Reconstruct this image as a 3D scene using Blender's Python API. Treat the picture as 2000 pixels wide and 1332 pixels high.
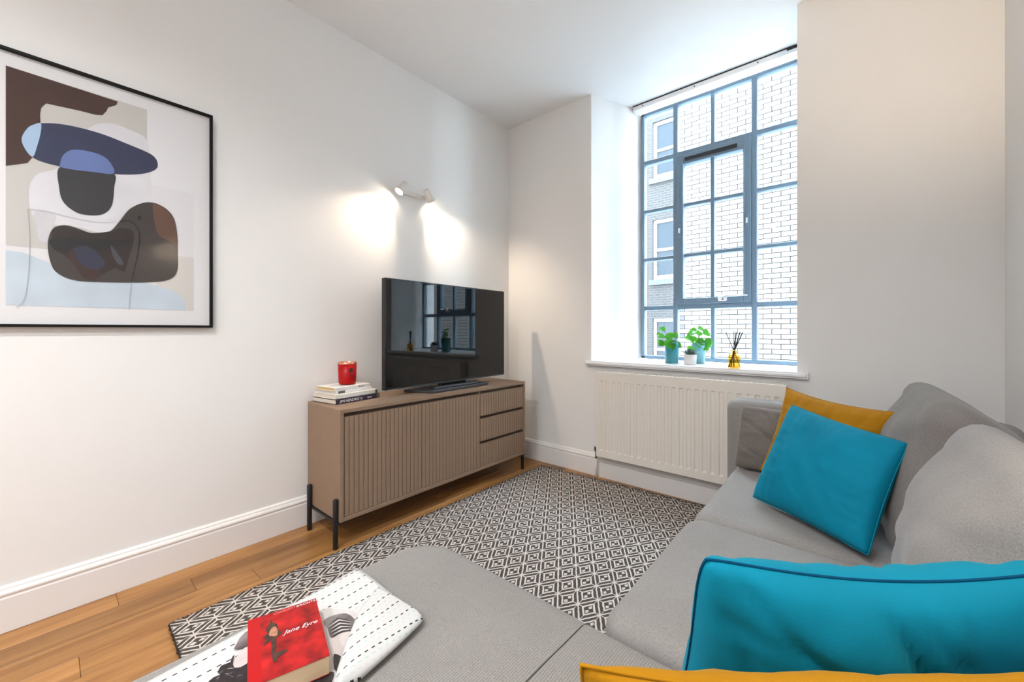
import bpy, bmesh, math, random
from mathutils import Vector, Matrix, noise
random.seed(7)
PI = math.pi
for o in list(bpy.data.objects): bpy.data.objects.remove(o, do_unlink=True)
S = bpy.context.scene; C = S.collection

# ------------------------------------------------------------------ camera
F, CX, HY, H = 778.0, 1000.0, 645.0, 1.10
TH = math.atan(665 / 778.0)
CAM = Vector((2.36, 0.0, H))
FW = Vector((-math.sin(TH), math.cos(TH), 0)); RT = Vector((math.cos(TH), math.sin(TH), 0)); UP = Vector((0, 0, 1))
def ray(u, v): return FW + RT * ((u - CX) / F) + UP * ((HY - v) / F)
def pix(u, v, ax, val):
    d = ray(u, v); return CAM + d * ((val - CAM[ax]) / d[ax])
def dep(u, v, z): return CAM + ray(u, v) * z
cd = bpy.data.cameras.new('camera'); cam = bpy.data.objects.new('camera', cd); C.objects.link(cam)
cam.location = CAM; cam.rotation_euler = (PI / 2, 0, TH)
cd.sensor_fit = 'HORIZONTAL'; cd.sensor_width = 36; cd.lens = F * 36 / 2000; cd.shift_y = -21 / 2000.0
cd.clip_start = 0.03
S.camera = cam
# ------------------------------------------------------------------ sky and exposure
wd = bpy.data.worlds.new('overcast'); S.world = wd; wd.use_nodes = True
bg = wd.node_tree.nodes['Background']; bg.inputs[0].default_value = (0.76, 0.89, 1.0, 1); bg.inputs[1].default_value = 23.0
S.view_settings.view_transform = 'Standard'; S.view_settings.look = 'None'
S.view_settings.gamma = 1; S.view_settings.use_curve_mapping = False
S.view_settings.exposure = 0.78
LAMP = 17.0          # wall spot power
FILL = 80.0          # power of the added, unseen ceiling fill lamps
WARM = (1.0, 0.80, 0.58); NEUT = (0.97, 0.985, 1.0)

# ------------------------------------------------------------------ materials
def nodes(m): return m.node_tree.nodes, m.node_tree.links
def mat(name, col, rough=0.6, spec=0.5, metal=0.0, var=0.0, vscale=8.0, bump=0.0, bscale=60.0, sheen=0.0, rand=0.0, stretch=(1, 1, 1), coat=0.0, bdist=0.01):
    m = bpy.data.materials.new(name); m.use_nodes = True
    n, l = nodes(m); b = n['Principled BSDF']
    b.inputs['Base Color'].default_value = (*col, 1); b.inputs['Roughness'].default_value = rough
    b.inputs['Specular IOR Level'].default_value = spec; b.inputs['Metallic'].default_value = metal
    b.inputs['Sheen Weight'].default_value = sheen; b.inputs['Coat Weight'].default_value = coat
    tc = n.new('ShaderNodeTexCoord'); mp = n.new('ShaderNodeMapping'); mp.inputs['Scale'].default_value = stretch
    l.new(tc.outputs['Object'], mp.inputs[0])
    if var or rand:
        nz = n.new('ShaderNodeTexNoise'); nz.inputs['Scale'].default_value = vscale; nz.inputs['Detail'].default_value = 5
        l.new(mp.outputs[0], nz.inputs['Vector'])
        mr = n.new('ShaderNodeMapRange'); mr.inputs['To Min'].default_value = 1 - var; mr.inputs['To Max'].default_value = 1 + var
        mr.inputs['From Min'].default_value = 0.3; mr.inputs['From Max'].default_value = 0.7
        l.new(nz.outputs['Fac'], mr.inputs['Value'])
        val = mr.outputs[0]
        if rand:
            oi = n.new('ShaderNodeObjectInfo'); r2 = n.new('ShaderNodeMapRange')
            r2.inputs['To Min'].default_value = 1 - rand; r2.inputs['To Max'].default_value = 1 + rand
            l.new(oi.outputs['Random'], r2.inputs['Value'])
            mu = n.new('ShaderNodeMath'); mu.operation = 'MULTIPLY'; l.new(val, mu.inputs[0]); l.new(r2.outputs[0], mu.inputs[1]); val = mu.outputs[0]
        vm = n.new('ShaderNodeVectorMath'); vm.operation = 'SCALE'; vm.inputs[0].default_value = col
        l.new(val, vm.inputs['Scale']); l.new(vm.outputs[0], b.inputs['Base Color'])
    if bump:
        nb = n.new('ShaderNodeTexNoise'); nb.inputs['Scale'].default_value = bscale; nb.inputs['Detail'].default_value = 4
        l.new(mp.outputs[0], nb.inputs['Vector'])
        bp = n.new('ShaderNodeBump'); bp.inputs['Strength'].default_value = bump; bp.inputs['Distance'].default_value = bdist
        l.new(nb.outputs['Fac'], bp.inputs['Height']); l.new(bp.outputs[0], b.inputs['Normal'])
    return m
def emis(name, col, s):
    m = bpy.data.materials.new(name); m.use_nodes = True; n, l = nodes(m); n.remove(n['Principled BSDF'])
    e = n.new('ShaderNodeEmission'); e.inputs[0].default_value = (*col, 1); e.inputs[1].default_value = s
    l.new(e.outputs[0], n['Material Output'].inputs[0]); return m
def thin_glass(name, tint=(1, 1, 1), ior=1.45, rough=0.0):
    m = bpy.data.materials.new(name); m.use_nodes = True; n, l = nodes(m); n.remove(n['Principled BSDF'])
    t = n.new('ShaderNodeBsdfTransparent'); t.inputs[0].default_value = (*tint, 1)
    g = n.new('ShaderNodeBsdfGlossy'); g.inputs['Roughness'].default_value = rough
    lw = n.new('ShaderNodeLayerWeight'); lw.inputs[0].default_value = 0.5          # Facing = 1 - |cos|, the same on both faces of the sheet
    pw = n.new('ShaderNodeMath'); pw.operation = 'POWER'; pw.inputs[1].default_value = 5; l.new(lw.outputs['Facing'], pw.inputs[0])
    r0 = ((ior - 1) / (ior + 1)) ** 2
    f = n.new('ShaderNodeMath'); f.operation = 'MULTIPLY_ADD'; f.inputs[1].default_value = 1 - r0; f.inputs[2].default_value = r0; l.new(pw.outputs[0], f.inputs[0])
    x = n.new('ShaderNodeMixShader'); l.new(f.outputs[0], x.inputs[0]); l.new(t.outputs[0], x.inputs[1]); l.new(g.outputs[0], x.inputs[2])
    l.new(x.outputs[0], n['Material Output'].inputs[0]); return m
M = {}
M['wall'] = mat('wall_paint', (0.83, 0.823, 0.813), 0.75, 0.25, var=0.012, vscale=1.2, bump=0.03, bscale=220)
M['ceil'] = mat('ceiling_paint', (0.88, 0.885, 0.89), 0.85, 0.2, bump=0.02, bscale=200)
M['trim'] = mat('trim_gloss', (0.83, 0.81, 0.80), 0.35, 0.45)
M['sill'] = mat('sill_gloss', (0.84, 0.84, 0.85), 0.3, 0.5)
M['plinth'] = mat('floor_gap', (0.10, 0.055, 0.025), 0.8)
M['steel'] = mat('steel_window_paint', (0.17, 0.255, 0.34), 0.4, 0.5, bump=0.03, bscale=90)
M['vent'] = mat('vent_black', (0.012, 0.016, 0.022), 0.5)
M['chrome'] = mat('chrome', (0.75, 0.77, 0.80), 0.2, metal=1)
M['glass'] = thin_glass('window_glass', (0.97, 0.99, 1.0))
M['pglass'] = thin_glass('picture_glass', (1, 1, 1), 1.27)
M['radiator'] = mat('radiator_enamel', (0.80, 0.755, 0.69), 0.35, 0.45)
M['taupe'] = mat('taupe_laminate', (0.275, 0.185, 0.125), 0.6, 0.25, var=0.03, vscale=3, stretch=(6, 1, 6))
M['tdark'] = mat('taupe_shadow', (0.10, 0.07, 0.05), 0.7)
M['blackmetal'] = mat('black_metal', (0.008, 0.008, 0.010), 0.45)
M['tvblack'] = mat('tv_bezel', (0.006, 0.006, 0.007), 0.25)
M['screen'] = mat('tv_screen', (0.002, 0.0025, 0.003), 0.025, 0.5)
M['tvstand'] = mat('tv_stand_metal', (0.10, 0.105, 0.115), 0.38, metal=0.85)
M['brass'] = mat('brass', (0.45, 0.33, 0.16), 0.35, metal=1)
M['lampwhite'] = mat('lamp_enamel', (0.72, 0.70, 0.66), 0.4)
M['bulb'] = emis('bulb_glow', (1.0, 0.86, 0.66), 45)
M['fillglow'] = emis('fill_glow', (1.0, 0.9, 0.78), 12)  # lens glow of the added ceiling fill lamps

def wood():
    m = bpy.data.materials.new('oak_plank'); m.use_nodes = True; n, l = nodes(m); b = n['Principled BSDF']
    tc = n.new('ShaderNodeTexCoord'); oi = n.new('ShaderNodeObjectInfo')
    ad = n.new('ShaderNodeVectorMath'); ad.operation = 'MULTIPLY_ADD'; ad.inputs[1].default_value = (1, 1, 1)
    sc = n.new('ShaderNodeVectorMath'); sc.operation = 'SCALE'; sc.inputs[0].default_value = (13, 29, 7); l.new(oi.outputs['Random'], sc.inputs['Scale'])
    l.new(tc.outputs['Object'], ad.inputs[0]); l.new(sc.outputs[0], ad.inputs[2])
    mp = n.new('ShaderNodeMapping'); mp.inputs['Scale'].default_value = (14, 1.1, 14); l.new(ad.outputs[0], mp.inputs[0])
    nz = n.new('ShaderNodeTexNoise'); nz.inputs['Scale'].default_value = 1.6; nz.inputs['Detail'].default_value = 7; nz.inputs['Distortion'].default_value = 0.8
    l.new(mp.outputs[0], nz.inputs['Vector'])
    cr = n.new('ShaderNodeValToRGB'); e = cr.color_ramp.elements
    e[0].position = 0.3; e[0].color = (0.25, 0.104, 0.026, 1); e[1].position = 0.72; e[1].color = (0.44, 0.215, 0.068, 1)
    l.new(nz.outputs['Fac'], cr.inputs[0])
    mr = n.new('ShaderNodeMapRange'); mr.inputs['To Min'].default_value = 0.78; mr.inputs['To Max'].default_value = 1.18; l.new(oi.outputs['Random'], mr.inputs['Value'])
    vs = n.new('ShaderNodeVectorMath'); vs.operation = 'SCALE'; l.new(cr.outputs[0], vs.inputs[0]); l.new(mr.outputs[0], vs.inputs['Scale'])
    l.new(vs.outputs[0], b.inputs['Base Color']); b.inputs['Roughness'].default_value = 0.33; b.inputs['Specular IOR Level'].default_value = 0.5
    bp = n.new('ShaderNodeBump'); bp.inputs['Strength'].default_value = 0.12; bp.inputs['Distance'].default_value = 0.004
    l.new(nz.outputs['Fac'], bp.inputs['Height']); l.new(bp.outputs[0], b.inputs['Normal']); return m
M['oak'] = wood()

def fabric(name, col, rib_axis=None, rib=0.0052, amp=0.16, bump=0.35):
    """woven grey cloth; rib_axis gives a fine corduroy rib across that object axis"""
    m = bpy.data.materials.new(name); m.use_nodes = True; n, l = nodes(m); b = n['Principled BSDF']
    b.inputs['Roughness'].default_value = 0.92; b.inputs['Specular IOR Level'].default_value = 0.15; b.inputs['Sheen Weight'].default_value = 0.15
    tc = n.new('ShaderNodeTexCoord')
    nz = n.new('ShaderNodeTexNoise'); nz.inputs['Scale'].default_value = 330; nz.inputs['Detail'].default_value = 2; l.new(tc.outputs['Object'], nz.inputs['Vector'])
    n2 = n.new('ShaderNodeTexNoise'); n2.inputs['Scale'].default_value = 5; n2.inputs['Detail'].default_value = 4; l.new(tc.outputs['Object'], n2.inputs['Vector'])
    a = n.new('ShaderNodeMath'); a.operation = 'MULTIPLY_ADD'; a.inputs[1].default_value = 0.75; l.new(nz.outputs['Fac'], a.inputs[0])
    a2 = n.new('ShaderNodeMath'); a2.operation = 'MULTIPLY_ADD'; a2.inputs[1].default_value = 0.25; a2.inputs[2].default_value = 0.50; l.new(n2.outputs['Fac'], a2.inputs[0])
    l.new(a2.outputs[0], a.inputs[2]); val = a.outputs[0]
    hsrc = nz.outputs['Fac']
    if rib_axis is not None:
        sx = n.new('ShaderNodeSeparateXYZ'); l.new(tc.outputs['Object'], sx.inputs[0])
        nd = n.new('ShaderNodeTexNoise'); nd.inputs['Scale'].default_value = 3; l.new(tc.outputs['Object'], nd.inputs['Vector'])
        w0 = n.new('ShaderNodeMath'); w0.operation = 'MULTIPLY_ADD'; w0.inputs[1].default_value = 0.02; l.new(nd.outputs['Fac'], w0.inputs[0]); l.new(sx.outputs[rib_axis], w0.inputs[2])
        w = n.new('ShaderNodeMath'); w.operation = 'MULTIPLY'; w.inputs[1].default_value = 2 * PI / rib; l.new(w0.outputs[0], w.inputs[0])
        sn = n.new('ShaderNodeMath'); sn.operation = 'SINE'; l.new(w.outputs[0], sn.inputs[0])
        m2 = n.new('ShaderNodeMath'); m2.operation = 'MULTIPLY_ADD'; m2.inputs[1].default_value = amp; l.new(sn.outputs[0], m2.inputs[0]); l.new(val, m2.inputs[2]); val = m2.outputs[0]
        h2 = n.new('ShaderNodeMath'); h2.operation = 'MULTIPLY_ADD'; h2.inputs[1].default_value = 0.4; l.new(sn.outputs[0], h2.inputs[0]); l.new(hsrc, h2.inputs[2]); hsrc = h2.outputs[0]
    vs = n.new('ShaderNodeVectorMath'); vs.operation = 'SCALE'; vs.inputs[0].default_value = col; l.new(val, vs.inputs['Scale']); l.new(vs.outputs[0], b.inputs['Base Color'])
    bp = n.new('ShaderNodeBump'); bp.inputs['Strength'].default_value = bump; bp.inputs['Distance'].default_value = 0.0015
    l.new(hsrc, bp.inputs['Height']); l.new(bp.outputs[0], b.inputs['Normal']); return m
M['sofa'] = fabric('grey_weave', (0.27, 0.255, 0.245))
M['sofarib'] = fabric('grey_ribbed_weave', (0.27, 0.255, 0.24), rib_axis=0)
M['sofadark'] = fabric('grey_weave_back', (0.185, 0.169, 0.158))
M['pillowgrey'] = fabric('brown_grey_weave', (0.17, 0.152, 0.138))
M['pipe'] = mat('seam_thread', (0.09, 0.085, 0.08), 0.9, 0.1)
def velvet(name, col, sheencol):
    m = mat(name, col, 0.75, 0.15, var=0.14, vscale=5, bump=0.25, bscale=420, sheen=0.22, bdist=0.0008)
    b = m.node_tree.nodes['Principled BSDF']; b.inputs['Sheen Tint'].default_value = (*sheencol, 1); b.inputs['Sheen Roughness'].default_value = 0.4; return m
M['teal'] = velvet('teal_velvet', (0.0, 0.185, 0.29), (0.1, 0.75, 0.9))
M['tealseam'] = mat('teal_seam', (0.0, 0.055, 0.13), 0.8, 0.1)
M['mustard'] = velvet('mustard_velvet', (0.37, 0.165, 0.003), (1.0, 0.65, 0.15))
M['mustseam'] = mat('mustard_seam', (0.30, 0.13, 0.004), 0.8, 0.1)

def rugmat():
    m = bpy.data.materials.new('rug_weave'); m.use_nodes = True; n, l = nodes(m); b = n['Principled BSDF']
    b.inputs['Roughness'].default_value = 0.95; b.inputs['Specular IOR Level'].default_value = 0.1
    tc = n.new('ShaderNodeTexCoord'); nz = n.new('ShaderNodeTexNoise'); nz.inputs['Scale'].default_value = 55; nz.inputs['Detail'].default_value = 3
    l.new(tc.outputs['Object'], nz.inputs['Vector'])
    mx = n.new('ShaderNodeVectorMath'); mx.operation = 'MULTIPLY_ADD'; mx.inputs[1].default_value = (0.006, 0.006, 0); l.new(nz.outputs['Color'], mx.inputs[0]); l.new(tc.outputs['Object'], mx.inputs[2])
    sx = n.new('ShaderNodeSeparateXYZ'); l.new(mx.outputs[0], sx.inputs[0])
    def ma(op, a, bb=None, c=None):
        k = n.new('ShaderNodeMath'); k.operation = op
        for i, v in enumerate((a, bb, c)):
            if v is None: continue
            if isinstance(v, (int, float)): k.inputs[i].default_value = v
            else: l.new(v, k.inputs[i])
        return k.outputs[0]
    def tri(src, per): return ma('ABSOLUTE', ma('MULTIPLY_ADD', ma('FRACT', ma('DIVIDE', src, per)), 2.0, -1.0))
    p = tri(sx.outputs[0], 0.096); q = tri(sx.outputs[1], 0.147)
    d = ma('ADD', p, q)                                   # 0..2 diamonds
    dd = ma('MINIMUM', d, ma('SUBTRACT', 2.0, d))        # every diamond, 0 centre, 1 border
    fl = ma('LESS_THAN', d, 1.0)                          # which of the two lattices
    qc = ma('ADD', ma('MULTIPLY', fl, q), ma('MULTIPLY', ma('SUBTRACT', 1.0, fl), ma('SUBTRACT', 1.0, q)))
    pc = ma('ADD', ma('MULTIPLY', fl, p), ma('MULTIPLY', ma('SUBTRACT', 1.0, fl), ma('SUBTRACT', 1.0, p)))
    r1 = ma('MULTIPLY', ma('GREATER_THAN', dd, 0.62), ma('LESS_THAN', dd, 0.92))        # broad dark ring
    r2 = ma('MULTIPLY', ma('GREATER_THAN', dd, 0.0), ma('LESS_THAN', dd, 0.44))         # dark core
    bow = ma('MULTIPLY', ma('LESS_THAN', dd, 0.34), ma('GREATER_THAN', qc, ma('MULTIPLY_ADD', pc, 0.9, 0.03)))   # light wedges in the core
    core = ma('SUBTRACT', r2, bow)
    brk = ma('MULTIPLY', ma('GREATER_THAN', pc, 0.025), ma('GREATER_THAN', qc, 0.03))       # bars stop short of the corners
    dark = ma('ADD', ma('MULTIPLY', r1, brk), core)
    cm = n.new('ShaderNodeMix'); cm.data_type = 'RGBA'; l.new(dark, cm.inputs[0])
    cm.inputs[6].default_value = (0.66, 0.60, 0.54, 1); cm.inputs[7].default_value = (0.085, 0.072, 0.066, 1)
    n3 = n.new('ShaderNodeTexNoise'); n3.inputs['Scale'].default_value = 300; l.new(tc.outputs['Object'], n3.inputs['Vector'])
    mr = n.new('ShaderNodeMapRange'); mr.inputs['To Min'].default_value = 0.7; mr.inputs['To Max'].default_value = 1.25; l.new(n3.outputs['Fac'], mr.inputs['Value'])
    vs = n.new('ShaderNodeVectorMath'); vs.operation = 'SCALE'; l.new(cm.outputs[2], vs.inputs[0]); l.new(mr.outputs[0], vs.inputs['Scale']); l.new(vs.outputs[0], b.inputs['Base Color'])
    hh = ma('MULTIPLY_ADD', dark, 0.7, n3.outputs['Fac'])
    bp = n.new('ShaderNodeBump'); bp.inputs['Strength'].default_value = 0.6; bp.inputs['Distance'].default_value = 0.004; l.new(hh, bp.inputs['Height']); l.new(bp.outputs[0], b.inputs['Normal'])
    return m
M['rug'] = rugmat()
M['rugedge'] = mat('rug_edge_yarn', (0.06, 0.045, 0.038), 0.95, 0.1, var=0.5, vscale=70, bump=0.5, bscale=300)

# ------------------------------------------------------------------ mesh helpers
def link(name, me, m=None, parent=None):
    o = bpy.data.objects.new(name, me); C.objects.link(o)
    if m is not None and me is not None and not me.materials: me.materials.append(m)
    if parent is not None: o.parent = parent
    return o
def tag(o, label=None, cat=None, group=None, kind=None):
    if label: o['label'] = label
    if cat: o['category'] = cat
    if group: o['group'] = group
    if kind: o['kind'] = kind
    return o
def empty(name, loc, label=None, cat=None, group=None, rz=0.0, kind=None):
    o = bpy.data.objects.new(name, None); C.objects.link(o); o.location = loc; o.rotation_euler = (0, 0, rz); o.empty_display_size = 0.05
    return tag(o, label, cat, group, kind)
def mesh(bm, name='m', smooth=False):
    me = bpy.data.meshes.new(name); bmesh.ops.recalc_face_normals(bm, faces=bm.faces[:]); bm.to_mesh(me); bm.free()
    if smooth:
        for p in me.polygons: p.use_smooth = True
    return me
def pyd(verts, faces, name='m', smooth=False, recalc=True):
    bm = bmesh.new(); vs = [bm.verts.new(v) for v in verts]
    for f in faces:
        try: bm.faces.new([vs[i] for i in f])
        except ValueError: pass
    if recalc: return mesh(bm, name, smooth)
    me = bpy.data.meshes.new(name); bm.to_mesh(me); bm.free()
    if smooth:
        for p in me.polygons: p.use_smooth = True
    return me
def box_bm(bm, lo, hi, bev=0.0, seg=2):
    r = bmesh.ops.create_cube(bm, size=1.0); vs = r['verts']
    for v in vs: v.co = Vector([lo[i] + (v.co[i] + 0.5) * (hi[i] - lo[i]) for i in range(3)])
    if bev:
        es = list({e for v in vs for e in v.link_edges})
        bmesh.ops.bevel(bm, geom=es, offset=bev, segments=seg, profile=0.7, affect='EDGES')
def box(name, lo, hi, m, parent=None, bev=0.0, seg=2):
    """world-space box; when it has a parent the mesh is stored relative to it"""
    bm = bmesh.new(); off = Vector(parent_world(parent)) if parent else Vector((0, 0, 0))
    box_bm(bm, Vector(lo) - off, Vector(hi) - off, bev, seg)
    return link(name, mesh(bm, name), m, parent)
def parent_world(p):
    v = Vector((0, 0, 0))
    while p is not None: v = v + p.location; p = p.parent
    return v
def tube(pts, r, n=8, cyc=False, rs=None):
    pts = [Vector(p) for p in pts]; N = len(pts); verts = []; faces = []; up = None
    for i, p in enumerate(pts):
        a = pts[(i - 1) % N] if (cyc or i > 0) else p; b = pts[(i + 1) % N] if (cyc or i < N - 1) else p
        t = (b - a).normalized()
        if up is None: up = Vector((0, 0, 1)) if abs(t.z) < 0.9 else Vector((1, 0, 0))
        s = t.cross(up).normalized(); up = s.cross(t).normalized()
        rr = rs[i] if rs else r
        for k in range(n):
            an = 2 * PI * k / n; verts.append(p + (s * math.cos(an) + up * math.sin(an)) * rr)
    for i in range(N if cyc else N - 1):
        for k in range(n):
            j = (i + 1) % N; faces.append((i * n + k, i * n + (k + 1) % n, j * n + (k + 1) % n, j * n + k))
    if not cyc: faces.append(tuple(range(n))); faces.append(tuple((N - 1) * n + k for k in range(n)))
    return verts, faces
def tube_obj(name, pts, r, m, parent=None, n=8, cyc=False, rs=None):
    off = parent_world(parent) if parent else Vector((0, 0, 0))
    v, f = tube([Vector(p) - off for p in pts], r, n, cyc, rs); return link(name, pyd(v, f, name, True), m, parent)
def lathe(prof, n=32, close=True):
    verts = []; faces = []; K = len(prof)
    for k in range(n):
        a = 2 * PI * k / n
        for r, z in prof: verts.append((r * math.cos(a), r * math.sin(a), z))
    for k in range(n):
        for i in range(K - 1):
            j = (k + 1) % n; faces.append((k * K + i, j * K + i, j * K + i + 1, k * K + i + 1))
    if close:
        faces.append(tuple(k * K for k in range(n))); faces.append(tuple(k * K + K - 1 for k in range(n)))
    return verts, faces
def lathe_obj(name, prof, m, parent=None, n=32, close=True, loc=None):
    v, f = lathe(prof, n, close); o = link(name, pyd(v, f, name, True), m, parent)
    if loc is not None: o.location = loc
    return o
def rrect(hx, hy, R, k=6):
    R = min(R, hx - 1e-4, hy - 1e-4); pts = []
    for cx, cy, a0 in ((hx - R, hy - R, 0), (-hx + R, hy - R, PI / 2), (-hx + R, -hy + R, PI), (hx - R, -hy + R, 1.5 * PI)):
        for i in range(k + 1):
            a = a0 + PI / 2 * i / k; pts.append((cx + R * math.cos(a), cy + R * math.sin(a)))
    out = []
    for i, p in enumerate(pts):                       # add points along the straight sides
        q = pts[(i + 1) % len(pts)]; d = math.hypot(q[0] - p[0], q[1] - p[1]); s = max(1, int(d / 0.045))
        for j in range(s): out.append((p[0] + (q[0] - p[0]) * j / s, p[1] + (q[1] - p[1]) * j / s))
    return out
def cushion_mesh(hx, hy, z0, z1, R, r, puff=0.02, puffb=0.0, amp=0.0, seed=0, fq=5.0, rings=9, sag=None):
    """upholstered block: rounded plan (R), rounded edges (r), domed top"""
    out = rrect(hx, hy, R); N = len(out); levels = []
    r = min(r, (z1 - z0) / 2 - 1e-4)
    def ins(d): return max(0.02, 1 - d / hx), max(0.02, 1 - d / hy)
    def dome(sx, sy, pf): return pf * (1 - sx * sx) if pf else 0
    for i in range(rings, 0, -1):
        s = i / rings; d = r + (min(hx, hy) - r) * s * 0.985; levels.append((*ins(d), z0, -puffb * (math.sin(s * PI / 2))))
    for i in range(7):
        a = PI / 2 * i / 6; levels.append((*ins(r - r * math.sin(a)), z0 + r - r * math.cos(a), 0))
    for i in range(1, 4): levels.append((1, 1, z0 + r + (z1 - z0 - 2 * r) * i / 4, 0))
    for i in range(7):
        a = PI / 2 * i / 6; levels.append((*ins(r - r * math.cos(a)), z1 - r + r * math.sin(a), 0))
    for i in range(1, rings + 1):
        s = i / rings; d = r + (min(hx, hy) - r) * s * 0.985; levels.append((*ins(d), z1, puff * (math.sin(s * PI / 2))))
    verts = []; faces = []
    for sx, sy, z, dz in levels:
        for x, y in out:
            p = Vector((x * sx, y * sy, z + dz))
            if amp:
                q = Vector((p.x * fq + seed * 7.1, p.y * fq - seed * 3.3, p.z * fq)); nv = noise.noise_vector(q) + 0.5 * noise.noise_vector(q * 2.3)
                p += nv * amp
            if sag: p = sag(p)
            verts.append(p)
    for L in range(len(levels) - 1):
        for k in range(N): faces.append((L * N + k, L * N + (k + 1) % N, (L + 1) * N + (k + 1) % N, (L + 1) * N + k))
    faces.append(tuple(range(N))); faces.append(tuple((len(levels) - 1) * N + k for k in range(N)))
    return pyd(verts, faces, 'cushion', True)
def text_mesh(s, size, shear=0.0, align='CENTER', space=1.0):
    cu = bpy.data.curves.new('txt', 'FONT'); cu.body = s; cu.size = size; cu.shear = shear; cu.align_x = align; cu.align_y = 'CENTER'; cu.space_character = space; cu.resolution_u = 3
    o = bpy.data.objects.new('txt', cu); C.objects.link(o); dg = bpy.context.evaluated_depsgraph_get()
    me = bpy.data.meshes.new_from_object(o.evaluated_get(dg)); bpy.data.objects.remove(o, do_unlink=True); bpy.data.curves.remove(cu)
    return me
def frame_mat(o, x, y, z):
    return Matrix(((x[0], y[0], z[0], o[0]), (x[1], y[1], z[1], o[1]), (x[2], y[2], z[2], o[2]), (0, 0, 0, 1)))
def catmull(pts, k=8):
    out = []; N = len(pts)
    for i in range(N):
        p0, p1, p2, p3 = (Vector(pts[(i + j - 1) % N]) for j in range(4))
        for s in range(k):
            t = s / k
            out.append(0.5 * ((2 * p1) + (p2 - p0) * t + (2 * p0 - 5 * p1 + 4 * p2 - p3) * t * t + (3 * p1 - p0 - 3 * p2 + p3) * t ** 3))
    return out
def flat_poly(name, pts, m, parent, thick=None):
    """thin flat printed shape from a closed outline (triangulated)"""
    off = parent_world(parent); bm = bmesh.new(); vs = [bm.verts.new(Vector(p) - off) for p in pts]
    f = bm.faces.new(vs); f.normal_update(); bmesh.ops.triangulate(bm, faces=[f], ngon_method='EAR_CLIP')
    me = bpy.data.meshes.new(name); bm.to_mesh(me); bm.free(); return link(name, me, m, parent)

# ------------------------------------------------------------------ room shell
D = 2.715; RW = 2.865; CH = 2.91; NY = -2.9; W = 3.20; OUT = 3.36
XL0, XL1 = 0.838, 1.035      # left reveal: room side, window side
XR0, XR1 = 2.126, 2.118
SILL = 0.868
def poly_struct(name, verts, faces, m):
    return tag(link(name, pyd(verts, faces, name), m), kind='structure')
tag(box('wall_left', (-0.12, NY - 0.1, -0.05), (0, OUT, CH + 0.1), M['wall']), kind='structure')
tag(box('wall_right', (RW, NY - 0.1, -0.05), (RW + 0.12, OUT, CH + 0.1), M['wall']), kind='structure')
tag(box('wall_near', (0, NY - 0.1, -0.05), (RW, NY, CH + 0.1), M['wall']), kind='structure')
tag(box('ceiling', (0, NY, CH), (RW, OUT, CH + 0.1), M['ceil']), kind='structure')
def prism(bm, plan, z0, z1):
    a = [bm.verts.new((x, y, z0)) for x, y in plan]; b = [bm.verts.new((x, y, z1)) for x, y in plan]; n = len(plan)
    bm.faces.new(a); bm.faces.new(b)
    for i in range(n): bm.faces.new((a[i], a[(i + 1) % n], b[(i + 1) % n], b[i]))
bm = bmesh.new()
prism(bm, [(0, D), (XL0, D), (XL1, W), (XL1 - 0.02, OUT), (0, OUT)], -0.05, CH)
prism(bm, [(XR0, D), (RW, D), (RW, OUT), (XR1, OUT), (XR1, W)], -0.05, CH)
prism(bm, [(XL0, D), (XR0, D), (XR1, W), (XR1, OUT), (XL1 - 0.02, OUT), (XL1, W)], -0.05, SILL - 0.04)
tag(link('wall_back', mesh(bm, 'wall_back'), M['wall']), kind='structure')

floor = tag(box('floor', (0, NY, -0.05), (RW, D, -0.012), M['plinth']), kind='structure')
PW = 0.124
rows = int(RW / PW) + 1
starts = {0: -0.06 - 1.0, 1: 0.415, 2: 0.618, 3: 0.072, 4: -0.25}
planks = {}
for i in range(rows):
    x0 = 0.006 + (i - 1) * PW + PW if i else 0.006
    x0 = 0.006 + i * PW; x1 = min(x0 + PW, RW - 0.002)
    if x1 - x0 < 0.02: continue
    rr = random.Random(100 + i); base = starts.get(i, rr.uniform(-0.6, 0.6)); ys = [base]
    while ys[-1] < D - 0.01: ys.append(min(D - 0.004, ys[-1] + rr.choice((0.62, 0.85, 1.05, 1.25))))
    y = base; lo = []
    while y > NY + 0.01:
        y = max(NY + 0.004, y - rr.choice((0.62, 0.85, 1.05, 1.25))); lo.append(y)
    ys = sorted(lo) + ys
    for a, b in zip(ys, ys[1:]):
        if b - a < 0.02: continue
        key = (round(x1 - x0, 3), round(b - a, 3))
        if key not in planks:
            bm = bmesh.new(); w2, l2 = (x1 - x0) / 2, (b - a) / 2
            box_bm(bm, (-w2 + 0.0004, -l2 + 0.0005, -0.012), (w2 - 0.0004, l2 - 0.0005, 0.0), 0.0011, 1); me = mesh(bm, 'plank'); me.materials.append(M['oak']); planks[key] = me
        o = link('plank', planks[key], None, floor); o.location = ((x0 + x1) / 2, (a + b) / 2, 0)
floor_off = parent_world(floor)

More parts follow.
